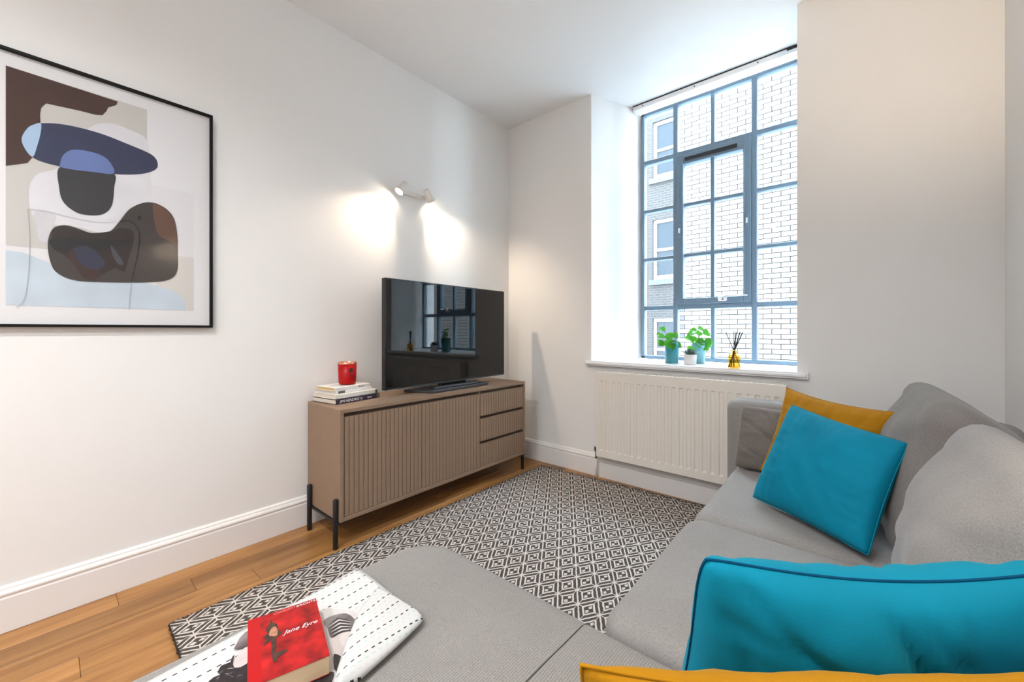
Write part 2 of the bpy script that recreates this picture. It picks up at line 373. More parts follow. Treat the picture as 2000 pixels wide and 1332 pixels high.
def skirting(name, p0, p1, nrm):
    """moulded skirting board extruded from p0 to p1, standing proud along nrm"""
    prof = [(0, 0), (0.020, 0), (0.020, 0.122), (0.0175, 0.127), (0.0175, 0.131), (0.0205, 0.135), (0.021, 0.141), (0.017, 0.148), (0.012, 0.152), (0.0115, 0.157), (0.006, 0.163), (0, 0.165)]
    p0, p1, nrm = Vector(p0), Vector(p1), Vector(nrm); v = []; K = len(prof)
    for p in (p0, p1): v += [p + nrm * a + Vector((0, 0, b + 0.001)) for a, b in prof]
    f = [(i, i + 1, K + i + 1, K + i) for i in range(K - 1)] + [tuple(range(K)), tuple(range(K, 2 * K)), (0, K - 1, 2 * K - 1, K)]
    return tag(link(name, pyd(v, f, name), M['trim']), kind='structure')
skirting('baseboard_left', (0, NY, 0), (0, D - 0.021, 0), (1, 0, 0))
skirting('baseboard_back', (0.0, D, 0), (RW, D, 0), (0, -1, 0))
skirting('baseboard_right', (RW, NY, 0), (RW, D - 0.021, 0), (-1, 0, 0))

# window sill board
bm = bmesh.new()
prism(bm, [(0.80, D - 0.045), (2.178, D - 0.045), (2.178, D - 0.001), (XR0 - 0.002, D - 0.001), (XR1 - 0.002, W - 0.03), (XL1 + 0.002, W - 0.03), (XL0 + 0.002, D - 0.001), (0.80, D - 0.001)], SILL - 0.034, SILL)
es = [e for e in bm.edges if all(abs(v.co.y - (D - 0.045)) < 1e-4 for v in e.verts)]
bmesh.ops.bevel(bm, geom=es, offset=0.012, segments=3, affect='EDGES')
tag(link('trim_1', mesh(bm, 'sill'), M['sill']), 'white painted window sill board', None, None, 'structure')

# ------------------------------------------------------------------ steel window
win = empty('window_1', (0, W, 0), 'tall blue-grey steel window of twenty panes with an opening casement', None, kind='structure')
gx = [XL1 + 0.008, 1.3155, 1.580, 1.845, XR1 - 0.002]
gz = [SILL + 0.003, 1.278, 1.672, 2.064, 2.460, 2.868]
FWID = 0.016
def bar(name, x0, x1, z0, z1, y0=-0.025, y1=0.025, parent=win, m='steel', bev=0.003):
    return box(name, (x0, W + y0, z0), (x1, W + y1, z1), M[m], parent, bev, 1)
bar('frame_stile', gx[0], gx[0] + 0.024, gz[0], gz[5]); bar('frame_stile', gx[4] - 0.024, gx[4], gz[0], gz[5])
bar('frame_head', gx[0], gx[4], gz[5] - 0.024, gz[5]); bar('frame_rail', gx[0], gx[4], gz[0], gz[0] + 0.024)
for i in (1, 3): bar('mullion', gx[i] - 0.017, gx[i] + 0.017, gz[0] + 0.024, gz[5] - 0.024, -0.03, 0.02)
bar('glazing_bar', gx[2] - 0.013, gx[2] + 0.013, gz[0] + 0.024, gz[1]); bar('glazing_bar', gx[2] - 0.013, gx[2] + 0.013, gz[4], gz[5] - 0.024)
for z in (gz[1], gz[4]): bar('transom', gx[0] + 0.024, gx[4] - 0.024, z - 0.017, z + 0.017, -0.026, 0.022)
for z in (gz[2], gz[3]):
    bar('glazing_bar', gx[0] + 0.024, gx[1] - 0.017, z - 0.013, z + 0.013); bar('glazing_bar', gx[3] + 0.017, gx[4] - 0.024, z - 0.013, z + 0.013)
# opening casement: a frame inside the two middle columns, three rows
cas = empty('casement', (0, 0, 0)); cas.parent = win
cx0, cx1, cz0, cz1 = gx[1] + 0.017, gx[3] - 0.017, gz[1] + 0.017, gz[4] - 0.017
cw = 0.047
bar('casement_stile', cx0, cx0 + cw, cz0, cz1, -0.042, 0.02, cas); bar('casement_stile', cx1 - cw, cx1, cz0, cz1, -0.042, 0.02, cas)
bar('casement_rail', cx0 + cw, cx1 - cw, cz0, cz0 + cw, -0.042, 0.02, cas); bar('casement_rail', cx0 + cw, cx1 - cw, cz1 - cw - 0.03, cz1, -0.042, 0.02, cas)
for a, b in ((cx0 + cw - 0.012, cx0 + cw), (cx1 - cw, cx1 - cw + 0.012)): bar('glazing_bead', a, b, cz0 + cw, cz1 - cw, -0.05, -0.041, cas, bev=0.002)
kx = [cx0 + cw, gx[2], cx1 - cw]; kz = [cz0 + cw, 1.672, 2.058, cz1 - cw - 0.03]
bar('glazing_bar', gx[2] - 0.013, gx[2] + 0.013, kz[0], kz[3], -0.03, 0.02, cas)
for z in kz[1:3]: bar('glazing_bar', kx[0], kx[2], z - 0.013, z + 0.013, -0.028, 0.018, cas)
bar('trickle_vent', gx[1] + 0.075, gx[3] - 0.10, cz1 - 0.058, cz1 - 0.030, -0.058, -0.042, win, 'vent', 0.004)
for x, z in ((gx[1] + 0.04, 1.86), (gx[3] - 0.04, 1.86)):
    bar('hinge', x - 0.011, x + 0.011, z - 0.05, z + 0.05, -0.052, -0.042, cas, 'steel', 0.004)
    box('hinge_pin', (x - 0.006, W - 0.064, z - 0.02), (x + 0.006, W - 0.052, z + 0.02), M['chrome'], cas, 0.003, 1)
hb = bar('stay_bracket', gx[2] + 0.04, gx[2] + 0.10, cz0 + 0.014, cz0 + 0.05, -0.058, -0.042, cas, 'chrome', 0.004)
tube_obj('stay_arm', [(gx[2] + 0.05, W - 0.065, cz0 + 0.04), (gx[2] + 0.12, W - 0.07, cz0 + 0.052), (gx[2] + 0.23, W - 0.06, cz0 + 0.048)], 0.006, M['chrome'], cas, 6)
tube_obj('stay_knob', [(gx[2] + 0.065, W - 0.05, cz0 + 0.055), (gx[2] + 0.065, W - 0.09, cz0 + 0.03)], 0.009, M['chrome'], cas, 8)
def pane(x0, x1, z0, z1, y=0.0, parent=win):
    box('pane', (x0, W + y - 0.002, z0), (x1, W + y + 0.002, z1), M['glass'], parent)
for i in range(4):
    for j in range(5):
        if i in (1, 2) and 1 <= j <= 3: continue
        pane(gx[i] + 0.006, gx[i + 1] - 0.006, gz[j] + 0.006, gz[j + 1] - 0.006)
for i in range(2):
    for j in range(3): pane(kx[i] - 0.004 + (0.010 if i else 0), kx[i + 1] + 0.004 - (0.010 if not i else 0), kz[j], kz[j + 1], -0.006, cas)
# blind head rail under the soffit
rail = empty('blind_rail', (1.56, W - 0.085, 2.862), 'slim white blind head rail fixed along the top of the window', 'blind rail')
box('rail_box', (1.005, W - 0.115, 2.868), (2.112, W - 0.055, 2.904), M['sill'], rail, 0.010, 2)
box('rail_shadow_gap', (1.01, W - 0.117, 2.9045), (2.112, W - 0.058, 2.9095), M['vent'], rail)  # black strip standing in for the shadow gap above the rail
for x in (1.09, 1.48, 1.88): box('screw', (x - 0.004, W - 0.1175, 2.882), (x + 0.004, W - 0.1145, 2.890), M['vent'], rail)
box('end_clip', (2.04, W - 0.118, 2.889), (2.10, W - 0.1145, 2.902), M['vent'], rail)

# ------------------------------------------------------------------ buildings outside
M['brickw'] = mat('white_brick', (0.070, 0.067, 0.063), 0.85, 0.2, var=0.06, vscale=3, rand=0.08, bump=0.3, bscale=40)
M['mortar'] = mat('mortar', (0.010, 0.010, 0.010), 0.95, 0.1)
M['farframe'] = mat('far_window_paint', (0.2, 0.2, 0.2), 0.6)
M['farglass'] = mat('far_window_glass', (0.012, 0.017, 0.022), 0.15, 0.1)
M['farsill'] = mat('far_sill_stone', (0.025, 0.028, 0.03), 0.9)
M['ground'] = mat('yard_paving', (0.45, 0.45, 0.44), 0.9, 0.2, var=0.1)
def brickmat():
    m = bpy.data.materials.new('far_brick'); m.use_nodes = True; n, l = nodes(m); b = n['Principled BSDF']; b.inputs['Roughness'].default_value = 0.9
    tc = n.new('ShaderNodeTexCoord'); sp = n.new('ShaderNodeSeparateXYZ'); l.new(tc.outputs['Object'], sp.inputs[0])
    cb = n.new('ShaderNodeCombineXYZ'); l.new(sp.outputs[0], cb.inputs[0]); l.new(sp.outputs[2], cb.inputs[1])
    bt = n.new('ShaderNodeTexBrick'); l.new(cb.outputs[0], bt.inputs['Vector']); bt.inputs['Scale'].default_value = 1.0
    bt.inputs['Brick Width'].default_value = 0.225; bt.inputs['Row Height'].default_value = 0.075; bt.inputs['Mortar Size'].default_value = 0.010
    bt.inputs['Color1'].default_value = (0.0105, 0.009, 0.0085, 1); bt.inputs['Color2'].default_value = (0.0075, 0.0072, 0.0072, 1); bt.inputs['Mortar'].default_value = (0.022, 0.021, 0.021, 1)
    l.new(bt.outputs['Color'], b.inputs['Base Color']); return m
M['farbrick'] = brickmat()
tag(box('ground', (-60, OUT, -3.1), (60, 80, -3.0), M['ground']), kind='structure')
# near white brick block
NYB = 7.0; BX0 = pix(1325, 500, 1, NYB).x
blk = empty('brick_building', (BX0, NYB, -3.0), 'white painted brick building directly across from the window', 'building')
box('wall', (BX0 + 0.01, NYB + 0.012, -3.0), (6.5, NYB + 3.0, 5.75), M['mortar'], blk)
bw, bh, gap = 0.225, 0.075, 0.0105
bm = bmesh.new(); box_bm(bm, (0, 0, 0), (bw - gap, 0.10, bh - gap), 0.0); bfull = mesh(bm, 'brick'); bfull.materials.append(M['brickw']); M['quoin'] = mat('quoin_brick', (0.028, 0.028, 0.030), 0.9, 0.1, rand=0.2, var=0.1)
bm = bmesh.new(); box_bm(bm, (0, 0, 0), (bw / 2 - gap, 0.10, bh - gap), 0.0); bhalf = mesh(bm, 'brick'); bhalf.materials.append(M['quoin'])
cells = []
for r in range(int(8.72 / bh)):
    z = -3.0 + r * bh; x = BX0
    first = (r % 2 == 1)
    while x < 6.3:
        half = first; first = False; w = bw / 2 if half else bw
        cells.append((x, z, half)); x += w
def vis(c):
    x, z, _ = c; p = Vector((x + 0.1, NYB, z + 0.03)) - CAM; d = p.dot(FW); u = CX + F * p.dot(RT) / d; v = HY - F * p.z / d
    return u, v
def score(c):
    u, v = vis(c)
    du = max(1322 - u, 0, u - 1560); dv = max(130 - v, 0, v - 712)
    return (du + dv > 0, (du + dv), -u if 0 else abs(v - 480))
cells.sort(key=score)
rj = random.Random(5)
for k, (x, z, half) in enumerate(cells[:300]):
    o = link('brick', bhalf if half else bfull, None, blk); o.location = Vector((x, NYB - 0.004 + rj.uniform(-0.0035, 0.0035), z)) - blk.location
bm = bmesh.new()
for (x, z, half) in cells[300:]:
    lo = Vector((x, NYB - 0.004 + rj.uniform(-0.0035, 0.0035), z)) - blk.location; w = (bw / 2 if half else bw) - gap
    vs = [bm.verts.new(lo + Vector(q)) for q in ((0, 0, 0), (w, 0, 0), (w, 0, bh - gap), (0, 0, bh - gap), (0, .03, 0), (w, .03, 0), (w, .03, bh - gap), (0, .03, bh - gap))]
    for f in ((0, 1, 2, 3), (0, 4, 5, 1), (3, 2, 6, 7), (0, 3, 7, 4), (1, 5, 6, 2)): bm.faces.new([vs[i] for i in f])
tag(link('brickwork', mesh(bm, 'brickwork'), M['brickw'], blk), kind='stuff')
box('coping', (BX0 - 0.03, NYB - 0.06, 5.75), (6.5, NYB + 0.5, 5.85), M['mortar'], blk)
# far building with sash windows
FY = 12.5
far = empty('sash_window_building', (-2.2, FY, -3.0), 'pale brick building with white sash windows, seen through the left panes', 'building')
box('wall', (-9.0, FY + 0.16, -3.0), (4.0, FY + 3.0, 11.5), M['farglass'], far)
fx0, fx1 = pix(1275, 500, 1, FY).x, pix(1323, 500, 1, FY).x
wz = [(pix(1290, 668, 1, FY).z - 1.2, pix(1290, 622, 1, FY).z), (pix(1290, 546, 1, FY).z, pix(1290, 428, 1, FY).z), (pix(1290, 347, 1, FY).z, pix(1290, 235, 1, FY).z), (8.9, 10.6)]
bays = [fx0 - 4.6, fx0 - 2.3, fx0, fx0 + 2.3]; fw_ = fx1 - fx0
xs = [-9.0]
for b_ in bays: xs += [b_, b_ + fw_]
xs.append(4.0)
bm = bmesh.new(); o3 = far.location
for i in range(0, len(xs), 2): box_bm(bm, Vector((xs[i], FY, -3.0)) - o3, Vector((xs[i + 1], FY + 0.18, 11.5)) - o3)
for b_ in bays:
    zz = [-3.0]
    for a, b in wz: zz += [a, b]
    zz.append(11.5)
    for i in range(0, len(zz), 2): box_bm(bm, Vector((b_, FY, zz[i])) - o3, Vector((b_ + fw_, FY + 0.18, zz[i + 1])) - o3)
link('facade', mesh(bm, 'facade'), M['farbrick'], far)
for b_ in bays:
    for a, b in wz:
        wn = empty('window', (0, 0, 0)); wn.parent = far
        y0, y1 = FY + 0.07, FY + 0.13; t = 0.10
        box('frame_side', (b_, y0, a), (b_ + t, y1, b), M['farframe'], wn); box('frame_side', (b_ + fw_ - t, y0, a), (b_ + fw_, y1, b), M['farframe'], wn)
        box('frame_head', (b_ + t, y0, b - t), (b_ + fw_ - t, y1, b), M['farframe'], wn); box('frame_foot', (b_ + t, y0, a), (b_ + fw_ - t, y1, a + 0.14), M['farframe'], wn)
        mz = (a + b) / 2; box('meeting_rail', (b_ + t, y0, mz - 0.04), (b_ + fw_ - t, y1, mz + 0.04), M['farframe'], wn)
        for q0, q1 in ((a + 0.14, mz - 0.04), (mz + 0.04, b - t)): box('pane', (b_ + t, y1 - 0.02, q0), (b_ + fw_ - t, y1 - 0.01, q1), M['farglass'], wn)
        box('sill', (b_ - 0.1, FY - 0.08, a - 0.16), (b_ + fw_ + 0.1, FY + 0.1, a), M['farsill'], wn)
#END_SHELL
# ------------------------------------------------------------------ lamps
def lamp(name, loc, direc, power, col, parent, angle=1.7, blend=0.5, rad=0.018):
    ld = bpy.data.lights.new(name, 'SPOT'); ld.energy = power; ld.color = col; ld.spot_size = angle; ld.spot_blend = blend; ld.shadow_soft_size = rad
    o = bpy.data.objects.new(name, ld); C.objects.link(o); o.parent = parent
    o.location = Vector(loc) - parent_world(parent); o.rotation_euler = Vector(direc).to_track_quat('-Z', 'Y').to_euler(); return o
def spot_fixture(base, nx, heads, label, power):
    """wall bar with two swivelling spot heads; nx = wall normal sign"""
    t = empty('wall_spotlight', base, label, 'wall light')
    bx, by, bz = base
    x0, x1 = sorted((bx, bx + nx * 0.022)); 
    box('mounting_bar', (x0, by - 0.125, bz - 0.015), (x1, by + 0.125, bz + 0.015), M['lampwhite'], t, 0.006)
    for hy, aim, gain in heads:
        aim = Vector(aim).normalized(); p = Vector((bx + nx * 0.075, hy, bz))
        tube_obj('swivel_arm', [(bx + nx * 0.02, hy, bz), p], 0.007, M['lampwhite'], t, 8)
        prof = [(0.004, -0.050), (0.018, -0.048), (0.022, -0.040), (0.022, 0.012), (0.027, 0.030), (0.031, 0.040), (0.0285, 0.040), (0.024, 0.026), (0.004, 0.024)]
        v, f = lathe(prof, 24); h = link('spot_head', pyd(v, f, 'spot_head', True), M['lampwhite'], t)
        h.location = p - t.location; h.rotation_euler = aim.to_track_quat('Z', 'Y').to_euler()
        v, f = lathe([(0.001, 0.0335), (0.014, 0.0345), (0.0235, 0.0335), (0.0235, 0.030), (0.001, 0.030)], 20)
        link('bulb_face', pyd(v, f, 'bulb_face', True), M['bulb'], h)
        lamp('spot_light', p + aim * 0.046, aim, power * gain, WARM, t, blend=0.9)
    return t
spot_fixture((0, 1.655, 2.052), 1, ((1.545, (-0.06, -0.58, -0.80), 1), (1.765, (-0.06, 0.62, -0.76), 1)),
             'white double spotlight bar on the left wall above the television', LAMP)
spot_fixture((RW, 0.98, 2.06), -1, ((0.86, (0.10, -0.35, -0.93), 1), (1.10, (-0.02, 0.86, 0.46), 1.1)),
             'white double spotlight bar high on the right wall over the sofa', LAMP)
for i, (x, y, nm) in enumerate(((1.3, -0.55, 'nearest the left wall in the front pair'), (2.0, -0.55, 'nearest the right wall in the front pair'), (1.3, -1.9, 'nearest the left wall in the rear pair'), (2.0, -1.9, 'nearest the right wall in the rear pair'))):  # added ceiling lamps behind the camera, put in to brighten the room
    t = empty('fill_downlight', (x, y, CH), 'white round ceiling downlight added out of view as fill light, ' + nm, 'downlight', 'added ceiling fill lights')
    lathe_obj('trim_ring', [(0.040, -0.0005), (0.055, -0.0005), (0.055, -0.006), (0.048, -0.010), (0.040, -0.006)], M['lampwhite'], t, 28, False)
    lathe_obj('lens', [(0.001, -0.0045), (0.040, -0.0045), (0.040, -0.001), (0.001, -0.001)], M['fillglow'], t, 28)
    lamp('fill_light', (x, y, CH - 0.014), (0, 0, -1), FILL, NEUT, t, 2.7, 0.8, 0.05)

# ------------------------------------------------------------------ radiator
rx0, rx1, rz0, rz1, ryf, ryb = 0.936, 2.085, 0.182, 0.797, 2.612, 2.690
rad = empty('radiator', (1.51, 2.65, rz0), 'cream enamelled panel radiator on the wall below the window sill', 'radiator')
NF = 24; mg = 0.018; pit = (rx1 - rx0 - 2 * mg) / NF
xs = [(rx0, 0)]
for i in range(NF):
    a = rx0 + mg + i * pit
    xs += [(a + pit * 0.20, 0), (a + pit * 0.32, 1), (a + pit * 0.68, 1), (a + pit * 0.80, 0)]
xs.append((rx1, 0))
zs = [(rz0 + 0.0, 0), (rz0 + 0.046, 0), (rz0 + 0.058, 1), (rz1 - 0.070, 1), (rz1 - 0.062, 0), (rz1, 0)]
v = []; f = []; nxs = len(xs); o3 = rad.location
for z, kz_ in zs:
    for x, kx_ in xs: v.append(Vector((x, ryf + 0.0045 * kx_ * kz_, z)) - o3)
for j in range(len(zs) - 1):
    for i in range(nxs - 1): f.append((j * nxs + i, j * nxs + i + 1, (j + 1) * nxs + i + 1, (j + 1) * nxs + i))
nb = len(v)
for z in (rz0, rz1):
    for x in (rx0, rx1): v.append(Vector((x, ryf + 0.016, z)) - o3)
f += [(0, nb, nb + 1, nxs - 1), ((len(zs) - 1) * nxs, nb + 2, nb + 3, len(zs) * nxs - 1)]
link('front_panel', pyd(v, f, 'front_panel'), M['radiator'], rad)
box('rear_panel', (rx0 + 0.01, ryb - 0.018, rz0 + 0.01), (rx1 - 0.01, ryb, rz1 - 0.012), M['radiator'], rad, 0.003, 1)
box('side_cover', (rx0 - 0.002, ryf + 0.001, rz0 + 0.02), (rx0 + 0.004, ryb - 0.002, rz1 + 0.003), M['radiator'], rad, 0.0015, 1)
box('side_cover', (rx1 - 0.004, ryf + 0.001, rz0 + 0.02), (rx1 + 0.002, ryb - 0.002, rz1 + 0.003), M['radiator'], rad, 0.0015, 1)
box('top_grille', (rx0 + 0.004, ryf + 0.001, rz1 - 0.004), (rx1 - 0.004, ryf + 0.014, rz1 + 0.004), M['radiator'], rad, 0.002, 1)
box('top_grille', (rx0 + 0.004, ryb - 0.016, rz1 - 0.004), (rx1 - 0.004, ryb - 0.002, rz1 + 0.004), M['radiator'], rad, 0.002, 1)
for i in range(38):
    x = rx0 + 0.02 + i * (rx1 - rx0 - 0.04) / 37
    box('grille_bar', (x - 0.004, ryf + 0.014, rz1 - 0.003), (x + 0.004, ryb - 0.016, rz1 + 0.002), M['radiator'], rad)
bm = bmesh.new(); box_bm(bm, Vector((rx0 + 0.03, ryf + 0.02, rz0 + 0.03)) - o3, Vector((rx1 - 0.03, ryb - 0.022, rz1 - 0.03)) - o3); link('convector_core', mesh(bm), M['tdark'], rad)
tube_obj('valve', [(rx0 - 0.022, 2.655, rz0 - 0.03), (rx0 - 0.022, 2.655, rz0 + 0.062)], 0.011, M['chrome'], rad, 10)
tube_obj('valve_cap', [(rx0 - 0.022, 2.655, rz0 + 0.022), (rx0 - 0.022, 2.655, rz0 + 0.055)], 0.0145, M['vent'], rad, 10)
tube_obj('valve_elbow', [(rx0 - 0.022, 2.655, rz0 + 0.028), (rx0 + 0.012, 2.655, rz0 + 0.028)], 0.009, M['chrome'], rad, 8)
tube_obj('supply_pipe', [(rx0 - 0.022, 2.655, rz0 - 0.02), (rx0 - 0.022, 2.655, 0.0)], 0.0075, M['radiator'], rad, 8)
for x in (rx0 + 0.15, rx1 - 0.15): box('wall_bracket', (x - 0.02, ryb - 0.001, rz0 + 0.1), (x + 0.02, D - 0.001, rz0 + 0.4), M['radiator'], rad)

# ------------------------------------------------------------------ sideboard
KX0, KX1, KY0, KY1, KZ0, KZ1 = 0.030, 0.410, 0.957, 2.440, 0.133, 0.700
con = empty('sideboard', (0.22, 1.70, 0), 'taupe sideboard with fluted doors, three drawers and black legs', 'sideboard')
T_ = 0.020
box('top_board', (KX0, KY0, KZ1 - T_), (KX1, KY1, KZ1), M['taupe'], con, 0.0015, 1)
box('bottom_board', (KX0, KY0 + T_, KZ0), (KX1, KY1 - T_, KZ0 + T_), M['taupe'], con, 0.0015, 1)
for a in (KY0, KY1 - T_): box('side_panel', (KX0, a, KZ0), (KX1, a + T_, KZ1 - T_), M['taupe'], con, 0.0015, 1)
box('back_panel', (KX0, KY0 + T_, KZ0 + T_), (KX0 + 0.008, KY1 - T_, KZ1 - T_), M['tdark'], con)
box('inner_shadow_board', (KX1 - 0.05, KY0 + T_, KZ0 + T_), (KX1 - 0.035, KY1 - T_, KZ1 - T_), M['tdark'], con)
slatm = {}
def fluted(name, y0, y1, z0, z1, n):
    p = box(name, (KX1 - 0.034, y0, z0), (KX1 - 0.009, y1, z1), M['taupe'], con, 0.001, 1)
    w = (y1 - y0) / n; key = (round(w, 5), round(z1 - z0, 4))
    if key not in slatm:
        h = z1 - z0; a = w / 2 - 0.0013; d = 0.0055
        vv = []
        for z in (0.0, h): vv += [(0, -a, z), (d * 0.75, -a, z), (d, -a + 0.0018, z), (d, a - 0.0018, z), (d * 0.75, a, z), (0, a, z)]
        ff = [(i, (i + 1) % 6, 6 + (i + 1) % 6, 6 + i) for i in range(6)] + [tuple(range(6)), tuple(range(6, 12))]
        me = pyd(vv, ff, 'slat'); me.materials.append(M['taupe']); slatm[key] = me
    for i in range(n):
        s = link('slat', slatm[key], None, p); s.location = Vector((KX1 - 0.009, y0 + (i + 0.5) * w, z0)) - con.location
    return p
gy = [KY0 + T_ + 0.004, 1.458, 1.945, KY1 - T_ - 0.004]
d1 = fluted('door', gy[0], gy[1] - 0.0015, KZ0 + T_ + 0.003, KZ1 - T_ - 0.020, 18)
d2 = fluted('door', gy[1] + 0.0015, gy[2] - 0.008, KZ0 + T_ + 0.003, KZ1 - T_ - 0.020, 18)
dh = (KZ1 - T_ - KZ0 - T_ - 0.003) / 3
for k in range(3):
    z = KZ0 + T_ + 0.003 + k * dh
    fluted('drawer', gy[2] + 0.010, gy[3], z, z + dh - 0.022, 18)
box('divider', (KX0 + 0.01, gy[2] - 0.006, KZ0 + T_), (KX1 - 0.010, gy[2] + 0.007, KZ1 - T_), M['taupe'], con)
for x, y in ((0.388, KY0 - 0.0135), (0.085, KY0 - 0.0135), (0.372, KY1 + 0.0125), (0.085, KY1 + 0.0125)):
    top = 0.250 if y < 1 else KZ0 + 0.10
    tube_obj('leg', [(x, y, 0.001), (x, y, 0.004), (x, y, top - 0.004), (x, y, top)], 0.0125, M['blackmetal'], con, 14, rs=[0.011, 0.0125, 0.0125, 0.010])
for y0, y1 in ((KY0 - 0.010, KY0 + 0.06), (KY1 - 0.06, KY1 + 0.010)): box('leg_bracket', (0.07, y0, KZ0 - 0.012), (0.40, y1, KZ0 - 0.001), M['blackmetal'], con, 0.002, 1)

# ------------------------------------------------------------------ television
TVY0, TVY1, TVZ0, TVZ1 = 1.296, 2.392, 0.744, 1.411
tv = empty('television', (0.25, 1.844, KZ1), 'large black flat-screen television on the sideboard reflecting the window', 'television', rz=math.radians(2.0))
def tbox(name, lo, hi, m, bev=0.0, seg=2, par=None): return box(name, lo, hi, m, par or tv, bev, seg)
tbox('bezel', (0.215, TVY0, TVZ0), (0.252, TVY1, TVZ1), M['tvblack'], 0.004, 2)
tbox('screen', (0.2505, TVY0 + 0.010, TVZ0 + 0.020), (0.2535, TVY1 - 0.010, TVZ1 - 0.010), M['screen'])
tbox('rear_housing', (0.165, TVY0 + 0.18, TVZ0 + 0.05), (0.216, TVY1 - 0.18, TVZ0 + 0.42), M['tvblack'], 0.012, 2)
tbox('lower_trim', (0.252, TVY0 + 0.012, TVZ0 + 0.003), (0.2555, TVY1 - 0.012, TVZ0 + 0.008), M['tvstand'])
tbox('stand_neck', (0.20, 1.74, KZ1 + 0.012), (0.235, 1.98, TVZ0 + 0.06), M['tvblack'], 0.004, 1)
bm = bmesh.new(); prism(bm, [(q[0] - 0.25, q[1] - 1.844) for q in ((0.345, 1.585), (0.345, 2.105), (0.15, 2.15), (0.15, 1.50))], 0.001, 0.020)
bmesh.ops.bevel(bm, geom=bm.edges[:], offset=0.003, segments=1, affect='EDGES')
link('stand_base', mesh(bm), M['tvstand'], tv)
tbox('stand_step', (0.262, 1.62, KZ1 + 0.0195), (0.315, 2.06, KZ1 + 0.031), M['tvstand'], 0.003, 1)

# ------------------------------------------------------------------ books and candle on the sideboard
M['paper'] = mat('page_edges', (0.66, 0.60, 0.50), 0.9, var=0.12, vscale=10, stretch=(1, 1, 60))
M['paperyel'] = mat('page_edges_yellow', (0.58, 0.42, 0.17), 0.9, var=0.12, vscale=10, stretch=(1, 1, 60))
M['white_cover'] = mat('white_cover', (0.76, 0.74, 0.72), 0.45)
M['cream_cover'] = mat('cream_cover', (0.74, 0.71, 0.64), 0.5)
M['black_cover'] = mat('dark_cover', (0.022, 0.012, 0.026), 0.4)
M['ink'] = mat('ink_black', (0.015, 0.013, 0.014), 0.6)
M['inkw'] = mat('ink_white', (0.82, 0.82, 0.84), 0.6)
M['inkg'] = mat('ink_grey', (0.10, 0.085, 0.085), 0.6)
def book(org, rz, L, Wd, Hh, cover, pages, label, name='book', group='books stacked under the candle'):
    """hardback: spine along local y at x = 0, pages towards -x"""
    t = empty(name, org, label, 'book', group, rz)
    def lb(nm, lo, hi, m, bev=0.0):
        bm = bmesh.new(); box_bm(bm, lo, hi, bev, 1); return link(nm, mesh(bm, nm), m, t)
    c = 0.0025
    lb('cover', (-Wd, 0, 0), (0, L, c), cover, 0.0008); lb('cover', (-Wd, 0, Hh - c), (0, L, Hh), cover, 0.0008)
    lb('spine', (-0.003, 0, 0.0005), (0.0015, L, Hh - 0.0005), cover, 0.0012)
    lb('page_block', (-Wd + 0.004, 0.003, c), (-0.003, L - 0.003, Hh - c), pages)
    return t
def spine_text(t, s, y, z, size, m, shear=0.0, space=1.0):
    o = link('spine_lettering', text_mesh(s, size, shear, 'LEFT', space), m, t)
    o.matrix_local = frame_mat((0.0019, y, z), (0, 1, 0), (0, 0, 1), (1, 0, 0)); return o
p0 = pix(656, 791, 2, KZ1); p1 = pix(742, 776, 2, KZ1)
rz = math.atan2(p1.y - p0.y, p1.x - p0.x) - PI / 2
zz = KZ1 + 0.0006
b1 = book((p0.x, p0.y, zz), rz, 0.285, 0.215, 0.026, M['black_cover'], M['paper'], 'dark-spined white lettered book at the bottom of the stack on the sideboard')
spine_text(b1, 'JIMI HENDRIX', 0.022, 0.0128, 0.0215, M['inkw'], 0.2, 0.92); spine_text(b1, 'S.J', 0.150, 0.0128, 0.017, M['inkw'], 0.2)
link('spine_mark', pyd([(0.0018, 0.200, 0.0105), (0.0018, 0.228, 0.0105), (0.0018, 0.228, 0.0145), (0.0018, 0.200, 0.0145)], [(0, 1, 2, 3)], 'mark'), M['inkw'], b1)
b1b = link('spine_photo', pyd([(0.0018, 0.262, 0.001), (0.0018, 0.284, 0.001), (0.0018, 0.284, 0.025), (0.0018, 0.262, 0.025)], [(0, 1, 2, 3)], 'photo'), M['inkg'], b1)
zz += 0.0265
b2 = book((p0.x - 0.012, p0.y + 0.001, zz), rz + 0.005, 0.280, 0.208, 0.024, M['cream_cover'], M['paper'], 'thick cream hardback second from the bottom of the stack on the sideboard')
link('spine_photo', pyd([(0.0018, 0.262, 0.001), (0.0018, 0.278, 0.001), (0.0018, 0.278, 0.022), (0.0018, 0.262, 0.022)], [(0, 1, 2, 3)], 'photo'), M['inkg'], b2)
zz += 0.0245
b3 = book((p0.x - 0.035, p0.y + 0.018, zz), rz + 0.02, 0.235, 0.165, 0.0155, M['white_cover'], M['paper'], 'thin white book with a small dark spine picture, second from the top of the stack')
link('spine_photo', pyd([(0.0018, 0.012, 0.001), (0.0018, 0.055, 0.001), (0.0018, 0.055, 0.0145), (0.0018, 0.012, 0.0145)], [(0, 1, 2, 3)], 'photo'), M['inkg'], b3)
zz += 0.016
b4 = book((p0.x - 0.036, p0.y + 0.010, zz), rz + 0.03, 0.235, 0.160, 0.019, M['white_cover'], M['paperyel'], 'white book with yellowed pages on top of the stack under the red candle')
spine_text(b4, 'BAEN', 0.155, 0.0095, 0.014, M['ink'], 0, 1.15)
zz += 0.0195
M['redglass'] = mat('red_glass', (0.40, 0.002, 0.003), 0.35, 0.25)
M['redrim'] = mat('rim_copper', (0.75, 0.33, 0.22), 0.2, metal=0.6)
M['wax'] = mat('candle_wax', (0.45, 0.05, 0.03), 0.6)
cp = Vector((0.128, 1.138, zz))
can = empty('candle_jar', cp, 'red glass candle jar on top of the book stack', 'candle')
